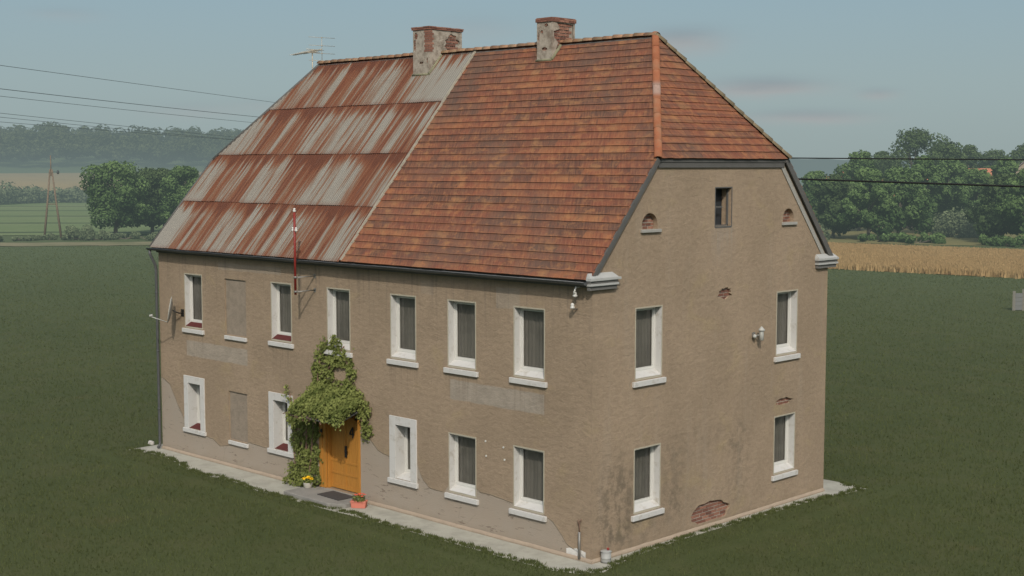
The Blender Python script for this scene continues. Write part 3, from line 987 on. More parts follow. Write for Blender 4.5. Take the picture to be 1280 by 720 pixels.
# the back slope: plainer, out of sight
bt = MB()
def bp(a, t, h=0.0): return Vector((a, W + OE, HE)) + Vector((0, -1, SL)).normalized() * t + NB * h
for r in range(33):
    t0 = r * ROW - .03; z_ = HE + (t0 + ROW * .6) * TS.z
    ex = 0 if z_ < HH else (z_ - HH) / (HR - HH) * (HD + OV)
    xa, xb = -L - OV + ex, OV - ex
    n = 14
    for i in range(n):
        p, q = xa + (xb - xa) * i / n, xa + (xb - xa) * (i + 1) / n
        bt.hexa([bp(p, t0, 0), bp(p, t0 + ROW + .05, -.02), bp(q, t0 + ROW + .05, -.02), bp(q, t0, 0), bp(p, t0, .035), bp(p, t0 + ROW + .05, .005), bp(q, t0 + ROW + .05, .005), bp(q, t0, .035)], 0, random.random() * .6 + .2,
                [(p, t0), (p, t0 + ROW), (q, t0 + ROW), (q, t0)] * 2)
bt.build('roof_tiles', MAT['tile'], roof)

# corrugated sheets
sm = MB(); CL = SLOPE / 4; pitch = .095; SX0, SX1 = -L - OV - .03, -9.44
def tmax(x):
    if x >= -L + HD: return SLOPE - .02
    k = (x - (-L - OV)) / (HD + OV)
    z = HH + max(0, k) * (HR - HH)
    return (z - HE) / TS.z - .0
nx = int((SX1 - SX0) / pitch * 7)
for c in range(4):
    t0 = c * CL - (.10 if c else .05); t1 = (c + 1) * CL
    lift0, lift1 = (.030 if c else .016), .006
    nt = 5; rows = []
    jig = [random.uniform(-.012, .012) for _ in range(40)]
    b = len(sm.v); cols = []
    for i in range(nx + 1):
        x = SX0 + (SX1 - SX0) * i / nx
        tm = min(t1, tmax(x)); tb = t0 + jig[int((x - SX0) / .86) % 40]
        h = .011 * math.sin(2 * math.pi * (x - SX0) / pitch)
        for k in range(nt + 1):
            t = min(tb + (t1 - tb) * k / nt, tm)
            f = (t - t0) / (t1 - t0)
            hh = lift0 + (lift1 - lift0) * f + h + .012 * math.sin(x * 1.9 + c * 2.1 + t * 1.3) * (.35)
            sm.v.append(tuple(fp(x, t, hh + .01)))
        cols.append((x, tm, tb))
    for i in range(nx):
        for k in range(nt):
            xA, tA, bA = cols[i]; xB, tB, bB = cols[i + 1]
            a1_, a2_ = bA + (t1 - bA) * k / nt, bA + (t1 - bA) * (k + 1) / nt
            if a1_ >= max(tA, tB): continue
            p = b + i * (nt + 1) + k
            q = p + nt + 1
            e0 = max(c * CL + .001, min(a1_, tA)); e1 = min(max(a2_, c * CL + .002), (c + 1) * CL - .001)
            sm.face((p, q, q + 1, p + 1), 0, True, [(xA, e0), (xB, e0), (xB, e1), (xA, e1)])
# the left hip in the same sheet
for c in range(2):
    for i in range(30):
        y0_ = YH + (W - 2 * YH) * i / 30; y1_ = YH + (W - 2 * YH) * (i + 1) / 30
        def lp(y, k): 
            k = min(k, 1 - abs(y - W / 2) / (W / 2 - YH))
            return (-L - OV + (HD + OV) * k - .01, y, HH + (HR - HH) * k + .01)
        sm.poly([lp(y0_, c * .5), lp(y0_, c * .5 + .5), lp(y1_, c * .5 + .5), lp(y1_, c * .5)], 0, False, [(y0_, c * 2.08), (y0_, c * 2.08 + 2), (y1_, c * 2.08 + 2), (y1_, c * 2.08)])
sm.build('metal_sheets', MAT['sheet'], roof)

# strip between the sheets and the tiles
sp = MB(); n = 26
for i in range(n):
    t0, t1 = SLOPE * i / n, SLOPE * (i + 1) / n - .004
    j = random.uniform(-.008, .008)
    w0 = -9.455 + j; w1 = -9.365 + j
    sp.hexa([fp(w0, t0, .0), fp(w1, t0, .0), fp(w1, t1, .0), fp(w0, t1, .0), fp(w0, t0, .05), fp(w1 - .01, t0, .062), fp(w1 - .01, t1, .06), fp(w0, t1, .048)])
sp.build('roof_seam', simple('seam_mortar', (.30, .27, .21), .9, .3, 5, .5), roof)


def cap_run(mb, P, Q, r0, seg, upn, tonef=None, taper=.82, flat=.75, smooth=True, gap=.0):
    P, Q = Vector(P), Vector(Q); d = Q - P; ln = d.length; d.normalize()
    side = d.cross(upn).normalized(); un = side.cross(d).normalized()
    n = max(1, round(ln / seg)); N = 9
    for i in range(n):
        s0, s1 = ln * i / n, ln * (i + 1) / n + seg * .12
        rr0 = r0 * random.uniform(.97, 1.04); rr1 = rr0 * taper
        b = len(mb.v); lift = random.uniform(-.008, .008)
        for s, r in ((s0, rr0), (s1, rr1)):
            for rad_ in (r, r - .02):
                for k in range(N):
                    t = math.pi * k / (N - 1)
                    mb.v.append(tuple(P + d * s + side * math.cos(t) * rad_ + un * (math.sin(t) * rad_ * flat - .02 + lift)))
        tone = random.random()
        for k in range(N - 1):
            mb.face((b + k, b + k + 1, b + 2 * N + k + 1, b + 2 * N + k), 0, smooth, None, tone)
            mb.face((b + k, b + N + k, b + N + k + 1, b + k + 1), 0, False, None, tone)


mb = MB(); cap_run(mb, (-L + HD - .12, W / 2, HR + .01), (-HD + .05, W / 2, HR + .01), .142, .375, Vector((0, 0, 1)), taper=.76)
mb.build('ridge_tiles', MAT['ridge'], roof)
mb = MB(); un = (NRM + NH).normalized()
cap_run(mb, (OV + .03, YH - .02, HH + .0), (-HD, W / 2, HR + .02), .108, .55, un, taper=.95, flat=.62)
mb.build('hip_tiles', MAT['hip'], roof)
mb = MB(); un2 = (NB + NH).normalized()
cap_run(mb, (OV + .03, W - YH + .02, HH), (-HD, W / 2, HR + .02), .14, .37, un2, taper=.74)
mb.build('hip_tiles', simple('mossy_ridge', (.20, .155, .095), .92, .4, 5, .5), roof)
# grey capping of the left hip and both verges, eaves trim
mb = MB()
for P, Q in (((-L - OV - .02, YH, HH + .02), (-L + HD - .02, W / 2, HR + .02)), ((-L - OV - .02, W - YH, HH + .02), (-L + HD - .02, W / 2, HR + .02))):
    mb.tube([P, Q], .06, 6)
mb.tube([fp(-L - OV - .03, -.03, .02), fp(-L - OV - .03, (HH - HE) / TS.z, .02)], .045, 6)
mb.build('hip_capping', MAT['board'], roof)


def verge(x, T_t, sgn):
    pass


for xs, ny in ((OV, 1), (-L - OV, -1)):
    x0_, x1_ = (xs - .03, xs + .012) if ny > 0 else (xs - .012, xs + .03)
    for back in (False, True):
        def q(t, h):
            p = (bp if back else fp)(0, t, h)
            return p.y, p.z
        T1 = (HH - HE) / TS.z
        hd = -.17 if back else -.085
        y_, z_ = zip(q(-.02, hd), q(T1, hd), q(T1, .004), q(-.02, .004))
        P = [(x0_, y_[i], z_[i]) for i in range(4)] + [(x1_, y_[i], z_[i]) for i in range(4)]
        mb = MB(); mb.hexa(P); mb.build('verge_board', MAT['board'], roof)
mb = MB(); T1 = (HH - HE) / TS.z
P = [bp(0, .16, -.36), bp(0, T1 - .06, -.36), bp(0, T1 - .06, -.22), bp(0, .16, -.22)]
mb.hexa([(.002, p.y, p.z) for p in P] + [(.03, p.y, p.z) for p in P])
mb.build('verge_trim', MAT['trim'], roof)
mb = MB(); mb.box(.002, .05, YH + .10, W - YH - .12, HH - .25, HH - .09); mb.box(.002, .07, YH + .02, W - YH - .02, HH - .11, HH - .035)
mb.build('hip_fascia', MAT['board'], roof)

# gutter, cornice, returns
mb = MB()
def gutter(y, z, x0, x1, sg=-1):
    n = 9; N = 60; b = len(mb.v)
    for i in range(N + 1):
        x = x0 + (x1 - x0) * i / N; w = .006 * math.sin(i * .7) - .0
        for k in range(n):
            t = math.pi * k / (n - 1)
            mb.v.append((x, y + math.cos(t) * .078, z - math.sin(t) * .078 + w))
    for i in range(N):
        for k in range(n - 1):
            a = b + i * n + k
            mb.face((a, a + 1, a + n + 1, a + n), 0, True)
    mb.tube([(x0, y + sg * .078, z), (x1, y + sg * .078, z)], .013, 6)
    for x in (x0, x1): mb.poly([(x, y + math.cos(math.pi * k / 8) * .078, z - math.sin(math.pi * k / 8) * .078) for k in range(9)])
    i = x0 + .5
    while i < x1:
        mb.box(i, i + .03, y - .088, y + .08, z + .004, z + .012); i += .95
gutter(-OE - .10, HE - .055, -L - OV - .05, OV - .06)
mb.build('gutter', MAT['zinc'], house)
mb = MB()
gutter(W + OE + .10, HE - .055, -L - OV - .05, OV - .06, 1)
mb.build('gutter', MAT['zinc'], house)
mb = MB()
mb.box(-L - .02, -.0, -.16, -.002, HE - .15, HE - .085); mb.box(-L - .01, -.0, -.08, -.002, HE - .205, HE - .152)
mb.build('cornice', MAT['cornice'], house)
for y0, y1, s in ((-.26, .80, 1), (W - .72, W + .34, -1)):
    mb = MB()
    mb.box(.0, .17, y0, y1 + (.06 if s > 0 else 0), 6.97, 7.03); 
    mb.box(.0, .13, y0 + .02, y1 - .02, 6.90, 6.968, 1); mb.box(.0, .15, y0 + .01, y1, 6.845, 6.898)
    mb.box(.0, .10, y0 + .04, y1 - .03, 6.74, 6.843, 1)
    # sloping lead flashing on top
    mb.hexa([(.0, y0, 7.032), (.165, y0, 7.032), (.165, y1 - .02, 7.032), (.0, y1 - .02, 7.032), (.0, y0 + .05, 7.15), (.03, y0 + .05, 7.15), (.03, y1 - .12, 7.15), (.0, y1 - .12, 7.15)])
    if s > 0: mb.box(-.02, .0 - .002, -.24, -.175, 6.86, 6.96, 1)
    mb.build('cornice_return', [MAT['lead'], MAT['cornice']], house, .005)
# down pipe at the far left corner
mb = MB()
x = -L - .02
mb.tube([(x - .02, -OE - .10, HE - .13), (x - .02, -OE - .10, HE - .26), (x + .03, -.14, HE - .62), (x + .03, -.11, HE - .80), (x + .03, -.11, .30), (x + .03, -.11, .16), (x + .03, -.20, .07)], .048, 10)
for z in (1.4, 3.4, 5.4): mb.tube([(x + .03, -.11, z), (x + .03, -.11, z + .05)], .058, 10)
mb.build('downpipe', MAT['zinc'], house)
# conduit with a cable tail beside the near corner
mb = MB(); mb.tube([(-.35, -.06, .09), (-.35, -.06, .76)], .032, 8); 
c = mb.build('conduit', MAT['steel'], house)
mb = MB(); mb.tube([(-.35, -.05, .74), (-.37, -.04, .90), (-.35, -.05, 1.02), (-.30, -.05, 1.08)], .016, 6); mb.tube([(-.37, -.04, .90), (-.41, -.05, 1.0), (-.40, -.05, 1.06)], .014, 6)
mb.build('cable_tail', MAT['stem'], c)

# chimneys (sub-parts of the roof)
def chimney(x0, x1, y0, y1, z0, z1, cap, side_mask, name='chimney'):
    mb = MB()
    # front face (-y) and gable-side face (+x) as plaster skins with broken areas, bricks behind
    d = .03
    def Tf(a, dd, z): return (a, y0 + dd, z)
    def Ts(a, dd, z): return (x1 - dd, a, z)
    for Tr, a0, a1, holes in ((Tf, x0, x1, side_mask[0]), (Ts, y0, y1, side_mask[1])):
        wall_sheet(mb, [(a0, z0), (a1, z0), (a1, z1), (a0, z1)], [(h, d) for h in holes], Tr)
    mb.poly([(x0, y1, z0), (x0, y0, z0), (x0, y0, z1), (x0, y1, z1)]); mb.poly([(x1, y1, z0), (x0, y1, z0), (x0, y1, z1), (x1, y1, z1)])
    o = mb.build(name, MAT['render'], roof)
    br = MB()
    brickwork(br, x0 + .02, x1 - .26, z0 + .3, z1 - .06, Tf, .022, .12); brickwork(br, y0 + .02, y1 - .26, z0 + .3, z1 - .06, Ts, .022, .12)
    br.f, br.mi, br.sm, br.tone = zip(*[(f, m, s, t) for f, m, s, t in zip(br.f, br.mi, br.sm, [br.tone.get(i, .4) for i in range(len(br.f))]) if m == 0])
    br.tone = {i: t for i, t in enumerate(br.tone)}; br.f, br.mi, br.sm = list(br.f), list(br.mi), list(br.sm)
    # keep the rows inside the stack
    br.v = [(min(max(v[0], x0 + .02), x1 - .02), min(max(v[1], y0 + .02), y1 - .02), v[2]) for v in br.v]
    br.box(x0 + .06, x1 - .045, y0 + .045, y1 - .06, z0 + .1, z1 - .02, 1)
    br.build('exposed_brick', [MAT['brick'], MAT['mortar']], o)
    cp = MB()
    for za, zb, e, bl in cap:
        X0, X1, Y0, Y1 = x0 - e, x1 + e, y0 - e, y1 + e
        n = max(2, round((X1 - X0) / bl)); m = max(2, round((Y1 - Y0) / bl))
        for i in range(n):
            p, q = X0 + (X1 - X0) * i / n, X0 + (X1 - X0) * (i + 1) / n - .008
            for yy in ((Y0, Y0 + .12), (Y1 - .12, Y1)): cp.box(p, q, yy[0] + random.uniform(0, .008), yy[1], za, zb + random.uniform(-.006, .004), 0, random.random())
        for i in range(m):
            p, q = Y0 + .125 + (Y1 - Y0 - .25) * i / m, Y0 + .125 + (Y1 - Y0 - .25) * (i + 1) / m - .008
            for xx in ((X0, X0 + .12), (X1 - .12, X1)): cp.box(xx[0], xx[1] - random.uniform(0, .008), p, q, za, zb + random.uniform(-.006, .004), 0, random.random())
    zt_ = cap[-1][1]
    cp.box(x0 + .1, x1 - .1, y0 + .1, y1 - .1, z1 - .1, zt_ - .03, 1)
    cp.build('chimney_cap', [MAT['brick'], MAT['mortar']], o)
    return o


def blob(cx, cz, rx, rz, j=.2, n=18): return ragged(cx, cz, rx, rz, n, j)


ch1 = chimney(-11.70, -10.94, 4.62, 6.05, 12.4, 14.02, [(14.02, 14.07, .035, .25), (14.073, 14.115, .05, .25)],
              ([blob(-11.56, 13.84, .085, .10), blob(-11.62, 13.55, .05, .20), blob(-11.30, 12.98, .10, .035), blob(-11.03, 13.05, .03, .10)], [blob(5.62, 13.62, .30, .27)]))
# the broken plaster on the shared corner of the left stack
mb = MB()
z = 13.32; k = 0
while z < 13.95:
    w = .20 if k % 2 else .14
    mb.box(-10.94 - .22 + (.03 if k % 2 else 0), -10.932, 4.612, 4.62 + w, z, z + .064, 0, random.random()); z += .076; k += 1
mb.build('corner_brick', MAT['brick'], ch1)
ch2 = chimney(-6.40, -5.80, 4.78, 5.78, 12.45, 13.90, [(13.90, 13.955, .035, .25), (13.958, 14.005, .035, .25), (14.008, 14.03, .015, .3)],
              ([blob(-6.33, 13.45, .03, .17), blob(-6.1, 13.12, .11, .05), blob(-6.02, 13.80, .08, .05), blob(-6.2, 13.62, .05, .05)], [[(5.0, 13.88), (5.72, 13.86), (5.74, 13.2), (5.15, 12.98), (4.95, 13.1), (5.05, 13.3), (4.88, 13.45), (4.86, 13.62), (5.12, 13.7)]]))
# mortar fillets round the feet of the stacks
for ch, (x0, x1, y0, y1) in ((ch1, (-11.70, -10.94, 4.62, 6.05)), (ch2, (-6.40, -5.80, 4.78, 5.78))):
    mb = MB(); zf = lambda y: HE + SL * (y + OE)
    mb.tube([(x1 + .01, y0 - .02, zf(y0) + .03), (x1 + .01, W / 2 - .1, HR - .08)], .05, 6)
    mb.tube([(x0 - .01, y0 - .02, zf(y0) + .03), (x1 + .02, y0 - .02, zf(y0) + .03)], .04, 6)
    mb.build('flashing', simple('mossy_mortar', (.20, .19, .12), .95, .35, 7, .5), ch)

# ------------------------------------------------------------------ things fixed on or standing by the house
# satellite dish, seen almost edge-on
dc = Vector((-18.27, -.42, 4.95)); dn = Vector((-.575, -.80, .16)).normalized()
sat = thing('satellite_dish', (-18.27, 0, 4.9), 'pale satellite dish on the wall left of the leftmost upper window', 'satellite dish')
mb = MB(); n, m = 24, 5
sx = dn.cross(Vector((0, 0, 1))).normalized(); sy = sx.cross(dn)
b = 0; mb.v.append(tuple(dc - dn * .08))
for i in range(1, m + 1):
    r = .43 * i / m
    for k in range(n):
        t = 2 * math.pi * k / n
        mb.v.append(tuple(dc + sx * math.cos(t) * r + sy * math.sin(t) * r * 1.04 + dn * (.08 * (i / m) ** 2 - .08)))
for k in range(n): mb.face((0, 1 + k, 1 + (k + 1) % n), 0, True)
for i in range(m - 1):
    for k in range(n): a = 1 + i * n; mb.face((a + k, a + n + k, a + n + (k + 1) % n, a + (k + 1) % n), 0, True)
o = mb.build('reflector', MAT['dish'], sat); s = o.modifiers.new('thick', 'SOLIDIFY'); s.thickness = .012
mb = MB(); low = dc - sy * .42; lnb = dc + dn * .62 - sy * .30
mb.tube([low, lnb], .014, 6); mb.build('arm', MAT['dish'], sat)
mb = MB(); mb.tube([lnb, lnb + (dc - lnb).normalized() * .11], [.04, .045], 8); mb.build('receiver', MAT['dish'], sat)
mb = MB(); mb.tube([dc - dn * .09, (dc.x + .12, -.16, dc.z - .12), (dc.x + .12, -.002, dc.z - .12)], .022, 8); mb.box(dc.x + .04, dc.x + .2, -.02, -.002, dc.z - .24, dc.z); mb.build('bracket', MAT['black'], sat)

# red and white service mast
ms = thing('service_mast', (-10.93, -.73, 5.95), 'red and white cable mast on two wall brackets before the sheet roof', 'mast')
mx, my = -10.93, -.70
mb = MB(); mb.tube([(mx, my, 5.96), (mx, my, 8.40)], .036, 8); mb.build('pole', MAT['red'], ms)
mb = MB()
for z0, s in ((6.05, 1), (6.47, 1)):
    mb.tube([(mx + .02, -.0, z0), (mx, my - .05, z0)], .018, 6)
    mb.box(mx - .03, mx + .07, -.012, -.001, z0 - .06, z0 + .06)
    mb.tube([(mx + .05, -.005, z0 + .02), (mx + .02, my + .06, z0 - .02)], .010, 6)
    mb.tube([(mx + .01, my, z0 - .03), (mx + .01, my, z0 + .03)], .052, 8)
mb.build('bracket', MAT['steel'], ms)
for z, dx in ((8.42, 0), (7.86, -.075), (7.86, .075), (8.15, .0)):
    mb = MB(); yo = my - (.08 if z == 8.15 else 0)
    if z != 8.15:
        mb.lathe([(.018, -.05), (.045, -.04), (.05, 0), (.03, .02), (.042, .035), (.035, .06), (.012, .075)], (mx + dx, my, z), 10); mb.build('insulator', MAT['ceramic'], ms)
mb = MB(); mb.tube([(mx - .09, my, 7.86), (mx + .09, my, 7.86)], .014, 6); mb.build('crossbar', MAT['steel'], ms)

# insulator hooks under the gutter near the corner
for i, (x, z, lab) in enumerate(((-.42, 6.60, 'upper white ceramic insulator on a curled hook, right under the gutter by the near corner'), (-.50, 6.25, 'lower white ceramic insulator on a small hook near the near corner'))):
    e_ = thing('insulator_hook', (x, 0, z), lab, 'insulator', 'insulators at the near corner')
    mb = MB(); mb.tube([(x, .0, z), (x, -.14, z), (x, -.17, z + .05)] if i else [(x + .06, .0, z + .20), (x + .06, -.22, z + .20), (x + .03, -.24, z + .08), (x, -.2, z + .02)], .016 if i else .024, 8)
    mb.build('hook', MAT['ceramic'] if not i else MAT['steel'], e_)
    mb = MB(); zz = z + (.06 if i else 0.0)
    mb.lathe([(.02, -.04), (.055, -.03), (.06, .0), (.035, .03), (.05, .05), (.03, .09), (.01, .1)], (x, -.18, zz), 12); mb.build('ceramic', MAT['ceramic'], e_)

# lamp with sensor on the gable
lm = thing('wall_lamp', (0, 6.78, 5.15), 'small grey wall lamp with a cone cap and sensor on the gable', 'lamp')
mb = MB(); mb.lathe([(.035, -.20), (.062, -.19), (.062, .06), (.055, .07)], (.20, 6.84, 5.12), 14); mb.build('lamp_body', MAT['dish'], lm)
mb = MB(); mb.lathe([(.095, .0), (.09, .03), (.02, .11), (.004, .12)], (.20, 6.84, 5.19), 14); mb.build('cap', MAT['dish'], lm)
mb = MB(); mb.tube([(.0, 6.72, 5.05), (.19, 6.78, 5.07)], .02, 6); mb.box(.001, .04, 6.66, 6.78, 4.98, 5.14); mb.build('bracket', MAT['steel'], lm)
mb = MB(); mb.lathe([(.01, -.06), (.045, -.04), (.06, 0), (.045, .04), (.01, .06)], (.10, 6.66, 5.04), 12); mb.build('sensor', MAT['dish'], lm)

# roof aerial
ax, ay = -17.80, W / 2
an = thing('roof_aerial', (ax, ay, 12.6), 'thin metal television aerial standing at the left end of the ridge', 'aerial')
mb = MB(); mb.tube([(ax, ay, 12.45), (ax, ay, 13.82)], .022, 8); mb.build('post', MAT['alu'], an)
P0, P1 = Vector((-19.0, ay + .05, 13.70)), Vector((-17.22, ay - .02, 13.80))
mb = MB(); mb.tube([P0, P1], .018, 6); mb.box(ax - .06, ax + .06, ay - .05, ay + .05, 13.70, 13.80); mb.tube([(ax - .5, ay, 13.70), (ax + .3, ay, 13.74)], .015, 6); mb.build('boom', MAT['alu'], an)
mb = MB()
for k in range(12):
    p = P0.lerp(P1, k / 13); h = .15 + .012 * k
    mb.tube([p - Vector((.02, h, 0)), p + Vector((.02, h, 0))], .007, 5)
p = P0.lerp(P1, .70); mb.tube([p + Vector((0, -.3, .05)), p + Vector((0, .3, .05))], .012, 5); mb.tube([p + Vector((0, -.3, -.05)), p + Vector((0, .3, -.05))], .012, 5)
mb.build('element', MAT['alu'], an)
mb = MB()
mb.tube([P1 + Vector((0, 0, -.42)), P1 + Vector((0, 0, .42))], .010, 5)
for dz in (-.4, -.15, .12, .4): mb.tube([P1 + Vector((-.1, -.5, dz)), P1 + Vector((.1, .5, dz))], .008, 5); mb.lathe([(.02, -.02), (.03, 0), (.02, .02)], (P1.x, P1.y, P1.z + dz), 8)
mb.build('reflector', MAT['alu'], an)

# metal churn / gas bottle at the corner
gb = thing('metal_churn', (.17, .34, 0.03), 'small white metal canister with a red cap on the concrete by the near corner', 'canister')
mb = MB(); mb.lathe([(.10, .0), (.128, .01), (.128, .05), (.125, .10), (.130, .105), (.130, .115), (.125, .12), (.128, .25), (.11, .275), (.09, .285), (.06, .30)], (.17, .34, .03), 24); mb.build('body', MAT['silver'], gb)
mb = MB(); mb.lathe([(.13, -.008), (.145, 0), (.13, .012), (.07, .03), (.02, .035)], (.17, .34, .30), 24); mb.build('lid', MAT['silver'], gb)
mb = MB(); mb.lathe([(.03, 0), (.036, .02), (.03, .05), (.01, .06)], (.20, .38, .33), 12); mb.build('cap', MAT['red'], gb)
mb = MB(); mb.lathe([(.12, -.02), (.135, -.02), (.135, .012), (.12, .012)], (.17, .34, .03), 20); mb.build('foot_ring', MAT['black'], gb)


def leafpot(root, cx, cy, z, r, n, leafmat, petals, pmat, h=.16):
    P, N, S, Tn = [], [], [], []
    for _ in range(n):
        a, q = random.uniform(0, 6.28), math.sqrt(random.random()) * r
        P.append((cx + q * math.cos(a), cy + q * math.sin(a), z + random.uniform(0, h))); N.append((math.cos(a), math.sin(a), random.uniform(.2, 1.5))); S.append(random.uniform(.04, .075)); Tn.append(random.random())
    cards('foliage', P, N, S, Tn, leafmat, root)
    mb = MB()
    for _ in range(petals):
        a, q = random.uniform(0, 6.28), math.sqrt(random.random()) * r * .95
        c = Vector((cx + q * math.cos(a), cy + q * math.sin(a), z + h * random.uniform(.8, 1.15)))
        k = 8; b = len(mb.v); rr = random.uniform(.03, .045)
        mb.v.append(tuple(c + Vector((0, 0, .012))))
        tl_ = Vector((random.uniform(-.4, .4), random.uniform(-.4, .4), 1)).normalized(); sx_ = tl_.cross(Vector((1, 0, 0))).normalized(); sy_ = tl_.cross(sx_)
        for i in range(k): mb.v.append(tuple(c + (sx_ * math.cos(i * 6.283 / k) + sy_ * math.sin(i * 6.283 / k)) * rr * (1 if i % 2 else .72)))
        for i in range(k): mb.face((b, b + 1 + i, b + 1 + (i + 1) % k))
    mb.build('flowers', pmat, root)


fp1 = thing('flower_pot', (-11.0, -.32, .155), 'round pale pot of yellow flowers at the left end of the doorstep', 'flower pot')
mb = MB(); mb.lathe([(.10, 0), (.12, .02), (.15, .15), (.155, .16), (.135, .16), (.13, .13)], (-10.93, -.34, .155), 20); mb.build('pot', MAT['potwhite'], fp1)
mb = MB(); mb.lathe([(.12, .0), (.004, .005)], (-10.93, -.34, .285), 16); mb.build('soil', MAT['soil'], fp1)
leafpot(fp1, -10.93, -.34, .30, .17, 150, MAT['ivy'], 42, MAT['petal'], .15)
fp2 = thing('flower_box', (-8.36, -.52, .04), 'orange terracotta planter box with red flowers on the ground right of the doorstep', 'planter')
mb = MB(); c0 = Vector((-8.34, -.50, .035))
ex, ey = Vector((.80, .60, 0)), Vector((-.60, .80, 0))
def bx8(hw, hd, z0, z1, k=1.12):
    lo = [c0 + ex * a * hw + ey * b_ * hd + Vector((0, 0, z0)) for a, b_ in ((-1, -1), (1, -1), (1, 1), (-1, 1))]
    hi = [c0 + ex * a * hw * k + ey * b_ * hd * k + Vector((0, 0, z1)) for a, b_ in ((-1, -1), (1, -1), (1, 1), (-1, 1))]
    mb.hexa(lo + hi)
bx8(.20, .10, 0, .19); bx8(.235, .125, .165, .20, 1.0); mb.build('pot', MAT['terra'], fp2, .008)
leafpot(fp2, c0.x, c0.y, .24, .20, 170, MAT['ivy'], 20, MAT['petalr'], .15)
dm = MB(); dm.hexa([(-10.02, -.70, .160), (-8.98, -.74, .160), (-8.95, -.14, .160), (-10.0, -.12, .160), (-10.02, -.70, .178), (-8.98, -.74, .178), (-8.95, -.14, .178), (-10.0, -.12, .178)])
tag(dm.build('doormat', MAT['mat']), 'dark rubber doormat lying on the concrete step before the orange door', 'doormat')
rk = MB(); c0_ = Vector((-20.45, .05, .08))
bm = bmesh.new(); bmesh.ops.create_icosphere(bm, subdivisions=2, radius=.13)
for v in bm.verts: v.co = Vector((v.co.x * 1.1, v.co.y * .8, v.co.z * .7)) * random.uniform(.85, 1.15) + c0_
me = bpy.data.meshes.new('field_stone'); bm.to_mesh(me); bm.free(); me.materials.append(MAT['rock'])
tag(link(bpy.data.objects.new('field_stone', me)), 'small pale stone lying in the grass by the foot of the downpipe', 'stone')

# ---- climbing vine round the door
vine = thing('climbing_vine', (-11.0, -.1, 0), 'green climbing vine growing up the wall and over the canopy of the orange door', 'vine')
WP = [(-10.25, 4.62), (-9.85, 4.78), (-9.55, 4.52), (-9.25, 4.35), (-9.05, 3.9), (-8.92, 3.2), (-8.55, 3.0), (-8.33, 2.75), (-8.28, 2.4), (-8.42, 1.95), (-8.62, 1.85), (-8.72, 2.3), (-8.9, 2.62),
      (-10.75, 2.62), (-10.74, .1), (-12.25, .04), (-12.2, .45), (-11.95, .8), (-12.05, 1.7), (-12.2, 2.25), (-12.28, 3.0), (-12.1, 2.7), (-11.85, 2.2), (-11.5, 2.25), (-11.3, 2.6), (-11.05, 3.2), (-10.95, 3.9), (-10.75, 4.35)]
P, N, S, Tn = [], [], [], []
while len(P) < 6800:
    x, z = random.uniform(-12.4, -8.2), random.uniform(.03, 4.8)
    jx, jz = x + random.gauss(0, .05) + .10 * math.sin(z * 9 + x * 4), z + random.gauss(0, .06) + .12 * math.sin(x * 8 + z * 3)
    if not inside((jx, jz), WP): continue
    if ((x + 9.70) / .34) ** 2 + ((z - 3.68) / .22) ** 2 < 1: continue
    if math.sin(x * 11 + z * 5) * math.sin(z * 13 - x * 7) > .62 and z > .6: continue
    lump = .5 + .5 * math.sin(x * 5.1 + math.sin(z * 3.7) * 1.6) * math.sin(z * 4.3 + x)
    thick = .06 + .13 * lump + (.16 if z < .5 and x < -10.75 else 0)
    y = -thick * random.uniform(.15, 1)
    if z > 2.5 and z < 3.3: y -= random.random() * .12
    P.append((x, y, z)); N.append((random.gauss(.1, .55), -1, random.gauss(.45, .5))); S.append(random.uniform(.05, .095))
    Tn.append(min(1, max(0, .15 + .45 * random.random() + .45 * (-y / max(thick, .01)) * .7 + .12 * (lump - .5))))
k = 0
while k < 5200:                                     # thatch of leaves over the canopy
    w, x = random.random() ** .8, random.uniform(-11.15, -8.62)
    fall = random.random()
    y = -.95 * w; z = 3.30 - .66 * w + .08 * math.sin(x * 4) * (1 - w) + random.gauss(0, .05)
    side = abs((x + 9.87) / 1.28)
    z -= .18 * side ** 3
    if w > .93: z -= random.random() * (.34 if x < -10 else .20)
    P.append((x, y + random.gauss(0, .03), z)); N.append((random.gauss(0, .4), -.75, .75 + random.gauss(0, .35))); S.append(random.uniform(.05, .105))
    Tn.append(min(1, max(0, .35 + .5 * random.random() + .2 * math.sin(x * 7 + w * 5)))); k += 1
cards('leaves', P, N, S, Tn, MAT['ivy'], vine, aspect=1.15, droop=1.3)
mb = MB()
def wig(p, q, n=9, a=.04, y=-.05):
    out = []
    for i in range(n):
        t = i / (n - 1); out.append((p[0] + (q[0] - p[0]) * t + random.uniform(-a, a), p[1] + (q[1] - p[1]) * t + random.uniform(-.01, .01), p[2] + (q[2] - p[2]) * t))
    return out
for p, q, r in (((-11.5, -.06, 0), (-11.2, -.05, 2.9), .035), ((-11.3, -.06, 0), (-10.6, -.05, 4.2), .03), ((-11.9, -.05, 0), (-12.15, -.05, 2.8), .02), ((-11.2, -.06, 2.6), (-9.0, -.06, 2.9), .025), ((-9.0, -.06, 2.9), (-8.5, -.06, 2.1), .018), ((-10.9, -.05, 3.2), (-9.5, -.05, 4.5), .02)):
    mb.tube(wig(p, q), r, 6)
for i in range(26):                                  # bare reddish twigs at the rim of the canopy
    x = random.uniform(-11.15, -9.9); mb.tube(wig((x, -.72, 2.62), (x + random.uniform(.2, .6), -.95, 2.40 + random.uniform(-.08, .05)), 5, .02), .009, 4)
for i in range(14):
    x = random.uniform(-11.3, -11.0); mb.tube(wig((x, -.2, 2.55), (x + random.uniform(-.05, .3), -.95, 2.42), 5, .02), .009, 4)
mb.build('stems', MAT['stem'], vine)

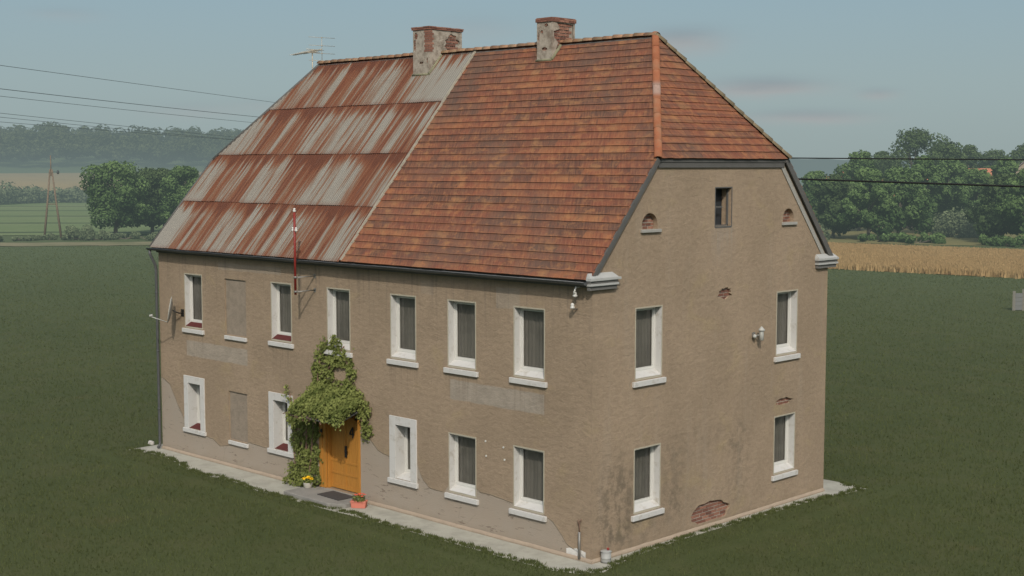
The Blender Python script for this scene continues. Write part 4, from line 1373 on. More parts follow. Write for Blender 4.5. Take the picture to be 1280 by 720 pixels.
# ------------------------------------------------------------------ ground, apron, fields
ap = MB()
FR = [(-20.2, -1.0), (-19.76, -.90), (-18.7, -.72), (-17.59, -.85), (-16.4, -1.2), (-15.16, -1.36), (-14.34, -1.22), (-13.3, -1.18), (-12.43, -1.36), (-11.04, -1.32), (-8.92, -1.30), (-7.6, -1.22), (-6.51, -1.17), (-4.62, -1.19), (-2.97, -1.16), (-1.75, -1.17), (-.33, -1.14), (.40, -.85), (.70, -.35),
      (.52, .40), (.36, 1.2), (.30, 2.4), (.27, 3.3), (.31, 5.0), (.38, 7.0), (.42, 8.8), (.58, 10.0), (.72, 11.0), (.80, 11.7), (-.2, 11.85), (-20.3, 11.8), (-20.25, .35)]
PA = [(x * 1.0, y) for x, y in FR]
# real slab runs a little under the turf
GR = [(-20.6, -1.7), (1.05, -1.7), (1.05, 12.1), (-20.6, 12.1)]
slab(ap, GR, -.25, .03)
tag(ap.build('concrete_apron', MAT['slab']), kind='structure')


def polar_ground():
    me = bpy.data.meshes.new('ground')
    rs = [0, 8, 16, 30, 50, 80, 120, 160, 200, 240, 300, 360, 420, 480, 540, 600, 660, 700, 730, 760, 800, 830, 900, 1100, 1500, 2200, 3500, 5000]
    n = 180; v = [(CAM.x, CAM.y, 0)]; f = []
    for r in rs[1:]:
        for k in range(n):
            a = 2 * math.pi * k / n; x, y = CAM.x + r * math.sin(a), CAM.y + r * math.cos(a)
            v.append((x, y, relief(x, y)))
    for k in range(n): f.append((0, 1 + (k + 1) % n, 1 + k))
    for i in range(len(rs) - 2):
        for k in range(n):
            a = 1 + i * n + k; b = 1 + i * n + (k + 1) % n
            f.append((a, b, b + n, a + n))
    me.from_pydata(v, [], f); me.materials.append(MAT['meadow']); me.update()
    for p in me.polygons: p.use_smooth = True
    return tag(link(bpy.data.objects.new('ground', me)), kind='structure')
polar_ground()


def field(name, corners, mat, lift=.05, n=24, kind='structure', ragg=0.0):
    """four corners (image pixel column, distance from the camera) in order near-left, near-right, far-right, far-left"""
    P = [column_point(u, D) for u, D in corners]
    v, f = [], []
    for i in range(n + 1):
        for j in range(n + 1):
            a, b = i / n, j / n
            p = P[0].lerp(P[1], a).lerp(P[3].lerp(P[2], a), b)
            if ragg and j in (0, n): p = p + (P[3] - P[0]).normalized() * random.uniform(-ragg, ragg)
            v.append((p.x, p.y, relief(p.x, p.y) + lift))
    for i in range(n):
        for j in range(n):
            a = i * (n + 1) + j; f.append((a, a + n + 1, a + n + 2, a + 1))
    me = bpy.data.meshes.new(name); me.from_pydata(v, [], f); me.materials.append(mat); me.update()
    return tag(link(bpy.data.objects.new(name, me)), kind=kind), P


field('field_path', [(-330, 186), (430, 172), (430, 180), (-330, 195)], MAT['path'], .05, 40, ragg=.8)
field('mown_field', [(-330, 215), (430, 200), (430, 440), (-330, 385)], MAT['mown'], .06)
field('ploughed_field', [(-330, 500), (330, 520), (330, 675), (-330, 655)], MAT['plough'], .35, 40)
field('olive_field', [(985, 180), (1420, 176), (1440, 235), (985, 235)], MAT['stub'], .05, 20, ragg=.4)

# wheat: a standing crop
_, WPp = field('wheat_ground', [(985, 135), (1780, 120.5), (1780, 155.5), (985, 172)], MAT['wheatsoil'], .06, 24, ragg=.5)
n = 170000
a, b = rng.random(n), rng.random(n)
P0, P1, P2, P3 = [np.array(p) for p in WPp]
base = (P0[None] * (1 - a[:, None]) + P1[None] * a[:, None]) * (1 - b[:, None]) + (P3[None] * (1 - a[:, None]) + P2[None] * a[:, None]) * b[:, None]
base[:, :2] += rng.normal(0, .25, (n, 2))
def blades(name, base, h, w, tone, mat, lean=.35):
    n = len(base); th = rng.random(n) * 2 * np.pi
    d = np.stack([np.cos(th), np.sin(th), np.zeros(n)], 1)
    l = rng.normal(0, lean, (n, 3)) * h[:, None]; l[:, 2] = h
    v = np.stack([base - d * w[:, None] / 2, base + d * w[:, None] / 2, base + l], 1).reshape(-1, 3)
    return raw_quads(name, v, tone, mat, None, 3)
patch = .5 + .5 * np.sin(base[:, 0] * .35 + np.sin(base[:, 1] * .27) * 2)
tag(blades('wheat', base, rng.uniform(.50, .68, n), rng.uniform(.18, .32, n), np.clip(rng.random(n) * .7 + .3 * patch, 0, 1), MAT['wheat'], .18), 'golden standing wheat crop beyond the meadow on the right', 'crop', kind='stuff')

# ---- grass
def in_polys(x, y):
    m = np.zeros(len(x), bool); n = len(PA)
    c = np.zeros(len(x), bool)
    for i in range(n):
        (ax_, ay_), (bx_, by_) = PA[i], PA[i - 1]
        if ay_ == by_: continue
        cond = ((ay_ > y) != (by_ > y)) & (x < (bx_ - ax_) * (y - ay_) / (by_ - ay_) + ax_)
        c ^= cond
    return c
bs, hs, ws, ts = [], [], [], []
n = 520000
d = 14 * (175 / 14) ** (rng.random(n) ** 1.05)
az = YAW + rng.uniform(-.56, .56, n)
x, y = CAM.x + d * np.sin(az), CAM.y + d * np.cos(az)
sc = np.clip(d / 30, .8, 4.5)
bs.append(np.stack([x, y, np.zeros(n)], 1)); hs.append(rng.uniform(.035, .085, n) * np.clip(sc, .8, 1.3)); ws.append(rng.uniform(.012, .024, n) * sc)
pt = .5 + .25 * np.sin(x * .9 + np.sin(y * .7) * 1.7) + .25 * np.sin(y * 1.3 + x * .35)
ts.append(np.clip(.15 + rng.random(n) * .45 + .30 * pt, 0, 1))
# turf overhanging the edge of the apron, in tufts
seg = [(FR[i], FR[i + 1]) for i in range(len(FR) - 3)]
ln = [math.dist(p, q) for p, q in seg]; cen = []
for (p, q), l in zip(seg, ln):
    for _ in range(int(l * 16)):
        t = random.random(); nx_, ny_ = (q[1] - p[1]) / l, -(q[0] - p[0]) / l
        s_ = p[0] * 2.9 + p[1] * 2.3; cl_ = math.sin(s_ * 1.7) + math.sin(s_ * 3.9 + 1) * .8 + math.sin(s_ * 8.3 + 2) * .5
        o = random.gauss(0, .06) - .07 * max(0, cl_ + math.sin(t * 6.3 + s_)); cen.append((p[0] + (q[0] - p[0]) * t + nx_ * (o - .05), p[1] + (q[1] - p[1]) * t + ny_ * (o - .05), random.uniform(.04, .12)))
cen = np.array(cen); m = 34
cx = np.repeat(cen, m, 0); r = rng.normal(0, 1, (len(cx), 2)) * cx[:, 2:3] * .6
e = np.stack([cx[:, 0] + r[:, 0], cx[:, 1] + r[:, 1], np.full(len(cx), .02)], 1)
bs.append(e); hs.append(rng.uniform(.035, .085, len(e))); ws.append(rng.uniform(.014, .026, len(e))); ts.append(.35 + rng.random(len(e)) * .6)
# fill between the wavy turf edge and the real slab edge
k = 6000
x = rng.uniform(-20.8, 1.2, k); y = np.concatenate([rng.uniform(-1.8, -.6, k // 2), rng.uniform(-1.8, 12.2, k - k // 2)])
msk = (~in_polys(x, y)) & ~((x > -20.2) & (x < .1) & (y > -.5) & (y < 11.9))
x, y = x[msk], y[msk]
bs.append(np.stack([x, y, np.full(len(x), .02)], 1)); hs.append(rng.uniform(.035, .08, len(x))); ws.append(rng.uniform(.014, .028, len(x))); ts.append(.15 + rng.random(len(x)) * .5)
base = np.concatenate(bs); mg_ = (base[:, 0] > -20.8) & (base[:, 0] < 1.3) & (base[:, 1] > -1.9) & (base[:, 1] < 12.4); base[mg_, 2] = .034; h = np.concatenate(hs); w = np.concatenate(ws); t_ = np.concatenate(ts)
ntail = len(e) + len(x)
keep = ~in_polys(base[:, 0], base[:, 1]); keep[n:n + len(e)] = ~((e[:, 0] > -19.7) & (e[:, 0] < .1) & (e[:, 1] > -.35) & (e[:, 1] < 11)) 
base, h, w, t_ = base[keep], h[keep], w[keep], t_[keep]
tag(blades('grass', base, h, w, t_, MAT['blade']), 'green meadow grass around the farmhouse, tufts creeping over the concrete edge', 'grass', kind='stuff')
# thin sod sheet over the buried slab margin
def sod():
    vs, es = [], []
    big = [(-21.5, -2.2), (1.8, -2.2), (1.8, 13), (-21.5, 13)]
    mid = [(-20.8, -1.9), (1.3, -1.9), (1.3, 12.4), (-20.8, 12.4)]
    for ring in (big, mid, PA):
        b = len(vs); k = len(ring); vs += [Vector(p) for p in ring]; es += [(b + i, b + (i + 1) % k) for i in range(k)]
    r = delaunay_2d_cdt(vs, es, [], 0, 1e-5); mb = MB()
    mb.v = [(p[0], p[1], .036 if -20.9 < p[0] < 1.4 else 0.002) for p in r[0]]
    for f in r[2]:
        c = sum((r[0][i] for i in f), Vector((0, 0))) / len(f)
        if not inside(c, PA): mb.face(f)
    tag(mb.build('turf_margin', MAT['meadow']), kind='structure')
sod()


# ------------------------------------------------------------------ trees
def crown(centers, radii, per, leaf, mat, parent, name='crown', sq=.85, dark=.0):
    P, N, S, Tn = [], [], [], []
    c_all = np.array(centers); zmin, zmax = c_all[:, 2].min(), c_all[:, 2].max() + .1
    for c, r in zip(centers, radii):
        k = int(per * (r / np.mean(radii)) ** 2)
        v = rng.normal(size=(k, 3)); v /= np.linalg.norm(v, axis=1, keepdims=True)
        rr = r * (1 - .35 * rng.random((k, 1)) ** 2) * (1 + .16 * np.sin(v[:, :1] * 7 + v[:, 2:3] * 5 + c[0]))
        p = np.array(c) + v * rr * np.array([1, 1, sq])
        P.append(p); N.append(v + rng.normal(0, .5, (k, 3)) + np.array([0, 0, .25])); S.append(rng.uniform(.7, 1.3, k) * leaf)
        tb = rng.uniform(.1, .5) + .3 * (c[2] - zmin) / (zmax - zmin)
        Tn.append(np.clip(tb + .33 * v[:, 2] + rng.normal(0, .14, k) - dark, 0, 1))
    return cards(name, np.concatenate(P), np.concatenate(N), np.concatenate(S), np.concatenate(Tn), mat, parent)


def tree(loc, H, Wd, label, group, name='broadleaf_tree', mat='tree_a', clear=.14, per=150, leaf=.42, top=1.0, ncl=26, cat='tree'):
    loc = Vector(loc)
    root = thing(name, loc, label, cat, group)
    R = Wd / 2; z0 = H * clear; cs, rs = [], []
    for i in range(ncl):
        f = (i + .5) / ncl
        z = z0 + (H - z0) * (.12 + .86 * f)
        prof = (math.sin(math.pi * min(1, .16 + .84 * f)) ** .6) * (1 - .25 * f * (2 - top))
        a = i * 2.4 + random.uniform(-.7, .7); q = R * prof * (.25 + .75 * random.random())
        r = R * random.uniform(.17, .37) * (1 - .3 * f)
        z = min(z, H - r * .85)
        cs.append((loc.x + q * math.cos(a), loc.y + q * math.sin(a), loc.z + z)); rs.append(r)
    mb = MB(); tr = .045 * Wd + .02 * H
    lean = Vector((random.uniform(-.3, .3), random.uniform(-.3, .3), 0))
    mb.tube([loc + Vector((0, 0, -.1)), loc + Vector((0, 0, .3)), loc + lean * .5 + Vector((0, 0, z0 + .1 * H)), loc + lean + Vector((0, 0, H * .55)), loc + lean + Vector((0, 0, H * .82))], [tr * .62, tr * .45, tr * .35, tr * .2, .04], 8)
    for i in range(0, ncl, 3):
        c = Vector(cs[i]); s = loc + lean * .6 + Vector((0, 0, max(z0 * .9, (c.z - loc.z) * .55)))
        mb.tube([s, s.lerp(c, .5) + Vector((0, 0, .2)), c], [tr * .2, tr * .13, .04], 6)
    mb.build('trunk', MAT['bark'], root)
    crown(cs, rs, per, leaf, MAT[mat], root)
    return root


GL = 'trees left of the farmhouse'
LT = [(146, 196, 10.4, 10.8, 'tree_a', 'leftmost and palest green of the broad trees beyond the meadow'), (192, 203, 9.4, 10.0, 'tree_b', 'dark tree second in the row left of the farmhouse, between two paler crowns'),
      (232, 199, 9.8, 10.4, 'tree_a', 'tree right beside the sheet roof edge, last of the row on the left'), (207, 212, 9.4, 6.5, 'tree_b', 'narrow dark tree standing behind the others of the left row')]
for u, D, H, w, m, lab in LT: tree(column_point(u, D), H, w, lab, GL, mat=m, per=290, leaf=.36, ncl=42, clear=.12)


def bush(loc, H, Wd, label, group, mat='bush', per=170, leaf=.34, n=9, name='bush', cat='bush'):
    loc = Vector(loc); root = thing(name, loc, label, cat, group)
    cs, rs = [], []
    for i in range(n):
        a = random.uniform(0, 6.28); q = Wd * .33 * math.sqrt(random.random()); r = min(H * .42, Wd * .3) * random.uniform(.7, 1.1)
        cs.append((loc.x + q * math.cos(a), loc.y + q * math.sin(a), loc.z + max(r * .6, (H - r) * random.uniform(.2, 1)))); rs.append(r)
    mb = MB()
    for c in cs[:4]: mb.tube([loc, Vector(c)], [.07, .02], 5)
    mb.build('stems', MAT['bark'], root)
    crown(cs, rs, per, leaf, MAT[mat], root, 'foliage')
    return root


# bushes along the edge of the mown field, farther off
for i, (u, D, H, w, lab) in enumerate(((0, 372, 6.6, 12, 'round grey-green bush at the left edge of the picture below the wood'), (29, 380, 6.0, 9, 'small round bush between the left edge and the timber pole'),
                                       (52, 386, 5.2, 13, 'wide low bush just left of the timber pole'), (90, 388, 4.8, 14, 'low pale bush between the timber pole and the left trees'),
                                       (108, 384, 4.4, 9, 'pale bush half hidden behind the leftmost broad tree'))):
    bush(column_point(u, D), H, w, lab, 'bushes in front of the brown field', n=11, leaf=.7, per=120)
# scrub along the far edge of the meadow
i = 0
labs = ['low scrub at the far edge of the meadow, left picture edge', 'low scrub bush left of the timber pole foot', 'low scrub bush at the foot of the timber pole', 'scrub bush right of the timber pole foot', 'scrub bush left of the leftmost broad tree foot', 'taller scrub bush under the leftmost broad tree',
        'scrub bush between the left trees and the roof', 'scrub bush just before the dark trees', 'last scrub bush beside the sheet roof edge']
for (u, D, H, w), lab in zip(((-8, 188, 1.5, 6), (30, 190, 1.2, 7), (63, 191, 1.9, 5), (88, 190, 1.6, 5), (104, 189, 2.9, 6), (126, 188, 2.2, 7), (160, 190, 2.2, 8), (186, 186, 2.0, 8), (214, 184, 2.0, 7)), labs):
    bush(column_point(u, D), H * random.uniform(.45, .8), w * .8, lab, 'scrub along the far edge of the meadow', n=9, leaf=.26, per=110)

GRt = 'trees beyond the wheat on the right'
RT = [  # image pixel column, distance from the camera, height, width, material, label
    (1016, 205, 9.0, 7.5, 'tree_a', 'tree touching the right-hand roof edge beyond the wheat'),
    (1040, 190, 8.6, 8.0, 'tree_b', 'low dark tree second from the roof edge on the right'),
    (1072, 212, 12.0, 9.0, 'tree_a', 'broad tree left of the tallest tree on the right'),
    (1084, 186, 9.4, 8.6, 'tree_a', 'wide near tree with branches down to the wheat, left of the tallest tree'),
    (1139, 250, 19.0, 17.0, 'tree_b', 'tallest tree of all, rising far above the right-hand wood'),
    (1178, 246, 15.5, 12.0, 'tree_b', 'tall dark tree just right of the tallest one'),
    (1121, 192, 9.6, 9.6, 'tree_a', 'broad near tree standing before the tallest tree'),
    (1152, 205, 11.2, 8.0, 'tree_a', 'rounded tree before the gap right of the tallest tree'),
    (1207, 262, 17.2, 9.5, 'tree_b', 'slim pointed tree between the tallest tree and the red roof'),
    (1186, 214, 10.8, 8.6, 'tree_a', 'pale tree left of the red roof'),
    (1238, 275, 16.8, 10.0, 'tree_b', 'far tree whose top shows right above the red roof'),
    (1217, 208, 9.4, 8.2, 'tree_a', 'near tree just below the red roof'),
    (1250, 186, 8.8, 9.2, 'tree_b', 'near tree with a visible trunk below the grey roof'),
    (1276, 268, 17.2, 11.0, 'tree_b', 'far tree behind the grey roof at the right edge'),
    (1283, 180, 9.6, 8.6, 'tree_a', 'near tree at the right picture edge'),
    (1252, 214, 11.0, 7.4, 'tree_a', 'bright green tree before the grey roof'),
    (1100, 255, 14.5, 10.0, 'tree_b', 'far tree filling the gap left of the tallest tree'),
]
for u, D, H, w, m, lab in RT:
    H = min(H, {1139: 16.4, 1178: 13.8, 1207: 13.6, 1276: 14.0, 1238: 12.9}.get(u, 12.4)) if D > 240 else H
    tree(column_point(u, D), H, w, lab, GRt, mat=m, clear=.08, per=215, leaf=.42, ncl=36)
BLb = [(1012, 176, 3.0, 6, 'low bush beside the roof edge behind the wheat'), (1128, 182, 1.8, 8, 'low dark hedge bush behind the wheat, left one'), (1147, 180, 2.0, 8, 'low dark hedge bush behind the wheat before the rounded tree'),
       (1185, 196, 4.2, 6, 'pale willow-like bush left in the gap of the right-hand wood'), (1203, 198, 4.8, 7, 'tallest pale willow-like bush in the gap of the right-hand wood'), (1222, 197, 4.4, 7, 'pale willow-like bush right in the gap of the right-hand wood'),
       (1244, 179, 2.0, 7, 'low bush behind the wheat under the tree with a visible trunk'), (1266, 177, 2.2, 7, 'low bush behind the wheat near the right picture edge'), (1095, 182, 1.8, 8, 'low bush at the foot of the wide near tree')]
for u, D, H, w, lab in BLb: bush(column_point(u, D), H * (.75 if H < 2.5 else 1), w, lab, 'bushes behind the wheat', mat='tree_a' if H < 2.5 else 'bush', n=10, leaf=.32, per=150)
# ---- the wood on the far hill (left) and the blue ridge (right)
P, N, S, Tn = [], [], [], []
def far_wood(u0, u1, D0, D1, k, hmin, hmax, leaf, per):
    for _ in range(k):
        u, D = random.uniform(u0, u1), random.uniform(D0, D1)
        p = column_point(u, D); z = relief(p.x, p.y)
        H = random.uniform(hmin, hmax); R = H * random.uniform(.28, .42)
        # outline of the wood: higher near the left-middle, lower to the right
        bump_ = 1.0 + .18 * math.exp(-((u - 75) / 45) ** 2) + .05 * math.sin(u * .11)
        for q in range(3):
            c = np.array([p.x + random.gauss(0, R * .45), p.y + random.gauss(0, R * .45), z + H * bump_ - R * random.uniform(.7, 1.6)])
            m = int(per); v = rng.normal(size=(m, 3)); v /= np.linalg.norm(v, axis=1, keepdims=True)
            P.append(c + v * R * np.array([.75, .75, .62])); N.append(v + rng.normal(0, .3, (m, 3)) + [0, 0, .3]); S.append(rng.uniform(.7, 1.3, m) * leaf)
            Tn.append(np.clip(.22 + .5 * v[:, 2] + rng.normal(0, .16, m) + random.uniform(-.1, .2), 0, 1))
far_wood(-330, 345, 706, 720, 120, 9, 13, 1.5, 60)
far_wood(-330, 345, 720, 850, 420, 11, 15.5, 1.6, 60)
w_ = cards('far_wood', np.concatenate(P), np.concatenate(N), np.concatenate(S), np.concatenate(Tn), MAT['wood_far'])
tag(w_, 'dark hazy wood covering the low hill on the left horizon', 'wood', kind='stuff')


def ridge(name, u0, u1, D, prof, mat, depth=260):
    v, f = [], []; n = 120
    for i in range(n + 1):
        u = u0 + (u1 - u0) * i / n; h = prof(u)
        for dd, k in ((0, 0), (depth * .35, .7), (depth, 1), (depth * 2, .2)):
            p = column_point(u, D + dd, h * k - (2 if k == 0 else 0)); v.append(tuple(p))
    for i in range(n):
        for k in range(3): a = i * 4 + k; f.append((a, a + 4, a + 5, a + 1))
    me = bpy.data.meshes.new(name); me.from_pydata(v, [], f); me.materials.append(mat); me.update()
    for p in me.polygons: p.use_smooth = True
    return tag(link(bpy.data.objects.new(name, me)), kind='structure')


hl = make_field('blue_hill', (.045, .065, .045), (.055, .075, .045), .01, 620)
ridge('distant_hills', 860, 1900, 1500, lambda u: 9.7 + 8.6 + 1.2 * math.sin(u * .021) + .5 * math.sin(u * .13), hl)
ridge('distant_hills', -700, 900, 1900, lambda u: 9.7 + 14 + 1.5 * math.sin(u * .013), hl)

# ---- houses glimpsed between the right-hand trees
def cottage(u, D, z1, hr, w, dpt, yaw, roofm, label):
    p = column_point(u, D); root = thing('village_house', p, label, 'house', 'village houses behind the right-hand trees')
    ca, sa = math.cos(yaw), math.sin(yaw)
    def t(a, b, z): return (p.x + a * ca - b * sa, p.y + a * sa + b * ca, z)
    mb = MB(); mb.hexa([t(-w, -dpt, 0), t(w, -dpt, 0), t(w, dpt, 0), t(-w, dpt, 0), t(-w, -dpt, z1), t(w, -dpt, z1), t(w, dpt, z1), t(-w, dpt, z1)])
    for s in (-w, w): mb.poly([t(s, -dpt, z1), t(s, dpt, z1), t(s, 0, hr - .1)])
    mb.build('wall', MAT['fwall'], root)
    mb = MB()
    for s in (-1, 1): mb.hexa([t(-w - .3, s * (dpt + .4), z1 - .3), t(w + .3, s * (dpt + .4), z1 - .3), t(w + .3, 0, hr), t(-w - .3, 0, hr), t(-w - .3, s * (dpt + .4), z1 - .1), t(w + .3, s * (dpt + .4), z1 - .1), t(w + .3, 0, hr + .2), t(-w - .3, 0, hr + .2)])
    rf = mb.build('roof', roofm, root)
    mb = MB(); q = t(w * .4, .3, 0); mb.box(q[0] - .35, q[0] + .35, q[1] - .35, q[1] + .35, hr - .8, hr + 1); mb.build('chimney', MAT['rroof'], rf)
    for a in (-.5, .5):
        mb = MB(); mb.hexa([t(w * a - .5, -dpt - .03, 1), t(w * a + .5, -dpt - .03, 1), t(w * a + .5, -dpt + .02, 1), t(w * a - .5, -dpt + .02, 1), t(w * a - .5, -dpt - .03, 2.3), t(w * a + .5, -dpt - .03, 2.3), t(w * a + .5, -dpt + .02, 2.3), t(w * a - .5, -dpt + .02, 2.3)])
        mb.build('window', MAT['fpane'], root)
cottage(1240, 238, 6.0, 9.2, 4.2, 3.4, .75, MAT['rroof'], 'village house whose orange roof shows in the gap of the right-hand trees')
cottage(1281, 232, 6.6, 10.6, 5.0, 4.2, 1.9, MAT['groof'], 'village house with a grey-brown roof at the right picture edge')
cottage(1124, 226, 4.5, 7.6, 4.5, 3.2, .75, MAT['rroof'], 'village house with a reddish roof hidden before the tallest tree')
cottage(1045, 235, 4.5, 7.9, 3.4, 3.0, 1.2, MAT['rroof'], 'village house with a small reddish roof behind the trees near the farmhouse')

# ---- concrete panel fence at the right edge of the meadow
pf = thing('panel_fence', column_point(1275, 97), 'grey panel fence with pale posts alone on the meadow, right picture edge', 'fence')
a = Vector((-18.62, 64.55, 0)); dirf = Vector((.66, .75, 0)).normalized()
for i in range(4):
    p = a + dirf * .66 * i
    mb = MB(); mb.box(p.x - .07, p.x + .07, p.y - .07, p.y + .07, -.1, 1.32 + .12 * (i > 0)); mb.build('post', MAT['postc'], pf)
    if i < 3:
        q = p + dirf * .66; nn = Vector((-dirf.y, dirf.x, 0)) * .03
        mb = MB()
        for k in range(4):
            z0, z1 = .04 + k * .29, .31 + k * .29
            mb.hexa([tuple(v + Vector((0, 0, z))) for z in (z0, z1) for v in (p + dirf * .08 - nn, q - dirf * .08 - nn, q - dirf * .08 + nn, p + dirf * .08 + nn)])
        mb.build('panel', MAT['panel'], pf)

# ---- timber A-frame pole and the wires
base = column_point(68, 196)
pl = thing('utility_pole', base, 'brown timber A-frame power pole standing beyond the meadow on the left', 'pole')
sx = rt.copy()
top = base + Vector((0, 0, 9.3))
for s in (-1, 1):
    mb = MB(); mb.tube([base + sx * s * 1.15, base + sx * s * .62 + Vector((0, 0, 4.6)), top + sx * s * .12], [.17, .14, .11], 8); mb.build('leg', MAT['timber'], pl)
mb = MB(); mb.tube([base + sx * -.62 + Vector((0, 0, 4.6)), base + sx * .62 + Vector((0, 0, 4.6))], .07, 6); mb.build('crossbar', MAT['timber'], pl)
mb = MB(); mb.box(top.x - .22, top.x + .22, top.y - .22, top.y + .22, 8.4, 9.0); mb.build('pole_head', MAT['timber'], pl)
mb = MB(); mb.tube([top + Vector((0, 0, -.6)), top + Vector((0, 0, 1.9))], [.10, .07], 6); mb.build('pole_top', MAT['timber'], pl)
mb = MB(); q = top + sx * .95 + Vector((0, 0, -.35)); mb.lathe([(.05, -.3), (.16, -.2), (.18, 0), (.10, .2), (.04, .3)], tuple(q), 10); mb.tube([top + Vector((0, 0, -.3)), q], .03, 5); mb.build('insulator', MAT['wirefar'], pl)


def ray(u, v, D):
    d = fw + rt * ((u - 640) / F) - upv * ((v - 360) / F)
    return CAM + d * D


def wire(p, q, sag, r, mat, label, group):
    n = 30; pts = []
    for i in range(n + 1):
        t = i / n; c = p.lerp(q, t); c.z -= sag * 4 * t * (1 - t); pts.append(c)
    mb = MB(); mb.tube(pts, r, 5, 0, True); o = mb.build('power_line', mat)
    tag(o, label, 'power line', group)


GW = 'power lines on the left of the sky'
# the left lines run from poles out of the frame on the left to others far beyond the house
for (u0, v0, D0), (u1, v1, D1), s, r, lab in (
        ((-160, 60, 75), (520, 152, 190), .0, .017, 'topmost thin power line left of the roof'),
        ((-160, 92, 80), (520, 163, 190), .3, .022, 'second power line from the top, the darker of a close pair'),
        ((-160, 102, 85), (520, 170, 200), .3, .017, 'third power line from the top, lower of the close pair'),
        ((-160, 124, 95), (520, 190, 230), .3, .018, 'upper line of the lowest bundle crossing over the far wood'),
        ((-160, 130, 98), (520, 192, 235), .3, .018, 'middle line of the lowest bundle crossing over the far wood'),
        ((-160, 139, 100), (520, 188, 235), .3, .018, 'lowest power line, just over the far wood')):
    wire(ray(u0, v0, D0), ray(u1, v1, D1), s, r, MAT['wirefar'], lab, GW)
GW2 = 'power lines on the right'
wire(ray(800, 196, 64), ray(800, 196, 64).lerp(ray(1500, 200, 50), 4), .05, .027, MAT['wire'], 'upper black power line crossing before the right-hand trees', GW2)
wire(ray(800, 217, 58), ray(800, 217, 58).lerp(ray(1500, 239, 44), 4), .05, .036, MAT['wire'], 'lower thicker black power line sloping before the right-hand trees', GW2)

# ------------------------------------------------------------------ sky and sun
sc_ = bpy.context.scene
wd = bpy.data.worlds.new('World'); sc_.world = wd; wd.use_nodes = True
t = wd.node_tree; t.nodes.clear()
def nd(ty, **k):
    n = t.nodes.new(ty)
    for a, b in k.items(): setattr(n, a, b)
    return n
out = nd('ShaderNodeOutputWorld'); bg = nd('ShaderNodeBackground'); bg.inputs[1].default_value = .1
sky = nd('ShaderNodeTexSky', sky_type='NISHITA', sun_disc=False)
el = math.asin(SUN.z); sky.sun_elevation = el; sky.sun_rotation = math.atan2(SUN.x, SUN.y)
sky.air_density = 1.0; sky.dust_density = 2.5; sky.ozone_density = 1.0
hs_ = nd('ShaderNodeHueSaturation'); hs_.inputs['Saturation'].default_value = .55; hs_.inputs['Value'].default_value = 1.75
t.links.new(sky.outputs[0], hs_.inputs['Color'])
tc = nd('ShaderNodeTexCoord'); sep = nd('ShaderNodeSeparateXYZ'); t.links.new(tc.outputs['Generated'], sep.inputs[0])
rp = nd('ShaderNodeValToRGB')
for k, (p, c) in enumerate([(0, (.30, .365, .345)), (.06, (.285, .365, .358)), (.13, (.255, .355, .375)), (.25, (.225, .325, .375))]):
    e = rp.color_ramp.elements
    if k > 1: e.new(.5)
for q, (p, c) in zip(rp.color_ramp.elements, [(0, (3.15, 3.88, 3.84)), (.06, (2.92, 3.85, 4.02)), (.13, (2.5, 3.7, 4.3)), (.25, (2.15, 3.4, 4.3))]): q.position = p; q.color = (*c, 1)
t.links.new(sep.outputs[2], rp.inputs[0])
mr = nd('ShaderNodeMapRange'); mr.inputs[1].default_value = .22; mr.inputs[2].default_value = .5; mr.inputs[3].default_value = .92; mr.inputs[4].default_value = 0
t.links.new(sep.outputs[2], mr.inputs[0])
mix = nd('ShaderNodeMix', data_type='RGBA'); t.links.new(mr.outputs[0], mix.inputs[0]); t.links.new(hs_.outputs[0], mix.inputs[6]); t.links.new(rp.outputs[0], mix.inputs[7])
# low streaky clouds
def m2(op, a, b=0.0):
    n = nd('ShaderNodeMath', operation=op)
    for i, v in enumerate((a, b)):
        if isinstance(v, bpy.types.NodeSocket): t.links.new(v, n.inputs[i])
        else: n.inputs[i].default_value = v
    return n.outputs[0]
azn = m2('ARCTAN2', sep.outputs[0], sep.outputs[1])
elv = m2('ARCSINE', sep.outputs[2])
def sky_ang(u, v):
    d = (fw + rt * ((u - 640) / F) - upv * ((v - 360) / F)).normalized()
    return math.atan2(d.x, d.y), math.asin(d.z)
ns = nd('ShaderNodeTexNoise'); mp = nd('ShaderNodeMapping'); mp.inputs['Scale'].default_value = (14, 14, 60); t.links.new(tc.outputs['Generated'], mp.inputs[0]); t.links.new(mp.outputs[0], ns.inputs[0])
ns.inputs['Scale'].default_value = 1.2; ns.inputs['Detail'].default_value = 5; ns.inputs['Roughness'].default_value = .6
tot = None; tot2 = None
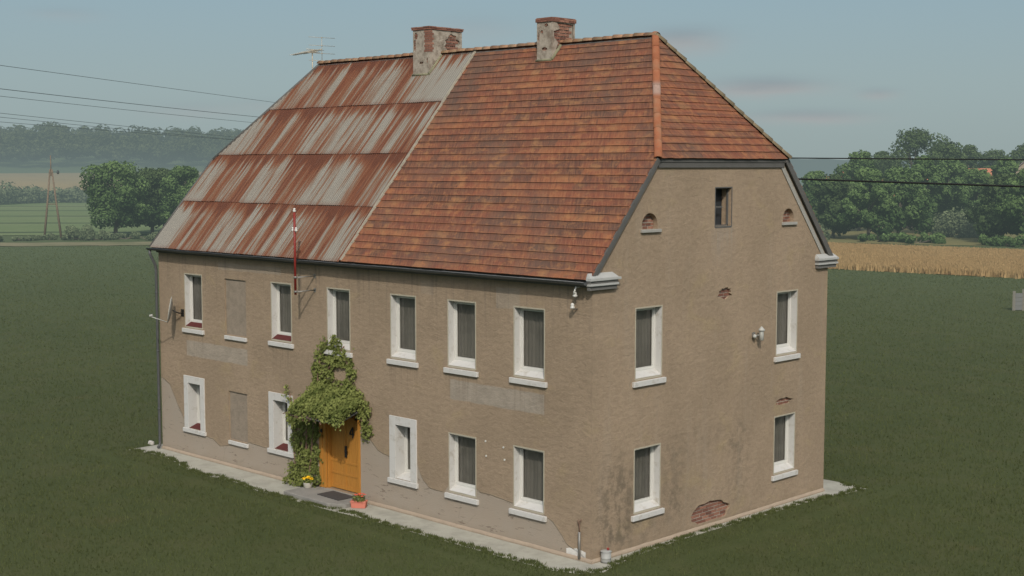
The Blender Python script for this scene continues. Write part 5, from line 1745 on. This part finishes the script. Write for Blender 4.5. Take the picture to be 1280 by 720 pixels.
for u, v, ru, rv, k in ((852, 52, 48, 13, 1.3), (955, 109, 62, 9, 1.35), (1008, 146, 66, 6.5, 1.0), (1098, 118, 22, 5.5, .8), (590, 38, 60, 14, .35), (80, 18, 40, 7, .30), (250, 138, 60, 8, .35), (330, 132, 35, 6, .3)):
    a0, e0 = sky_ang(u, v); ra, re = ru / F, rv / F
    for s in (0, 1):
        # lit body, and a slightly darker crest a little higher
        eo = e0 + (re * .55 if s else -re * .25)
        da = m2('MULTIPLY', m2('SUBTRACT', azn, a0), 1 / ra); de = m2('MULTIPLY', m2('SUBTRACT', m2('ADD', elv, m2('MULTIPLY', m2('SUBTRACT', ns.outputs[0], .5), re * 1.3)), eo), 1 / re)
        g_ = m2('EXPONENT', m2('MULTIPLY', m2('ADD', m2('MULTIPLY', da, da), m2('MULTIPLY', de, de)), -1.0))
        g_ = m2('MULTIPLY', m2('MULTIPLY', g_, k), m2('ADD', .3, m2('MULTIPLY', ns.outputs[0], 1.3)))
        if s: tot2 = g_ if tot2 is None else m2('ADD', tot2, g_)
        else: tot = g_ if tot is None else m2('ADD', tot, g_)
c1 = nd('ShaderNodeMix', data_type='RGBA'); c1.clamp_factor = True
t.links.new(m2('MINIMUM', m2('MULTIPLY', tot, .75), .8), c1.inputs[0]); t.links.new(mix.outputs[2], c1.inputs[6]); c1.inputs[7].default_value = (3.9, 3.95, 3.95, 1)
c2 = nd('ShaderNodeMix', data_type='RGBA'); c2.clamp_factor = True
t.links.new(m2('MINIMUM', m2('MULTIPLY', tot2, .34), .5), c2.inputs[0]); t.links.new(c1.outputs[2], c2.inputs[6]); c2.inputs[7].default_value = (2.15, 2.75, 3.15, 1)
t.links.new(c2.outputs[2], bg.inputs[0]); t.links.new(bg.outputs[0], out.inputs[0])

sl = bpy.data.lights.new('sun', 'SUN'); sl.energy = 2.45; sl.angle = rad(.6); sl.color = (1, .94, .84)
so = bpy.data.objects.new('sun', sl); C.objects.link(so); so.rotation_euler = SUN.to_track_quat('Z', 'Y').to_euler(); so.location = SUN * 60

sc_.view_settings.view_transform = 'Standard'; sc_.view_settings.look = 'None'; sc_.view_settings.exposure = 0; sc_.view_settings.gamma = 1
sc_.render.engine = 'CYCLES'
sc_.cycles.use_denoising = True
sc_.cycles.max_bounces = 6; sc_.cycles.transparent_max_bounces = 8; sc_.cycles.diffuse_bounces = 3
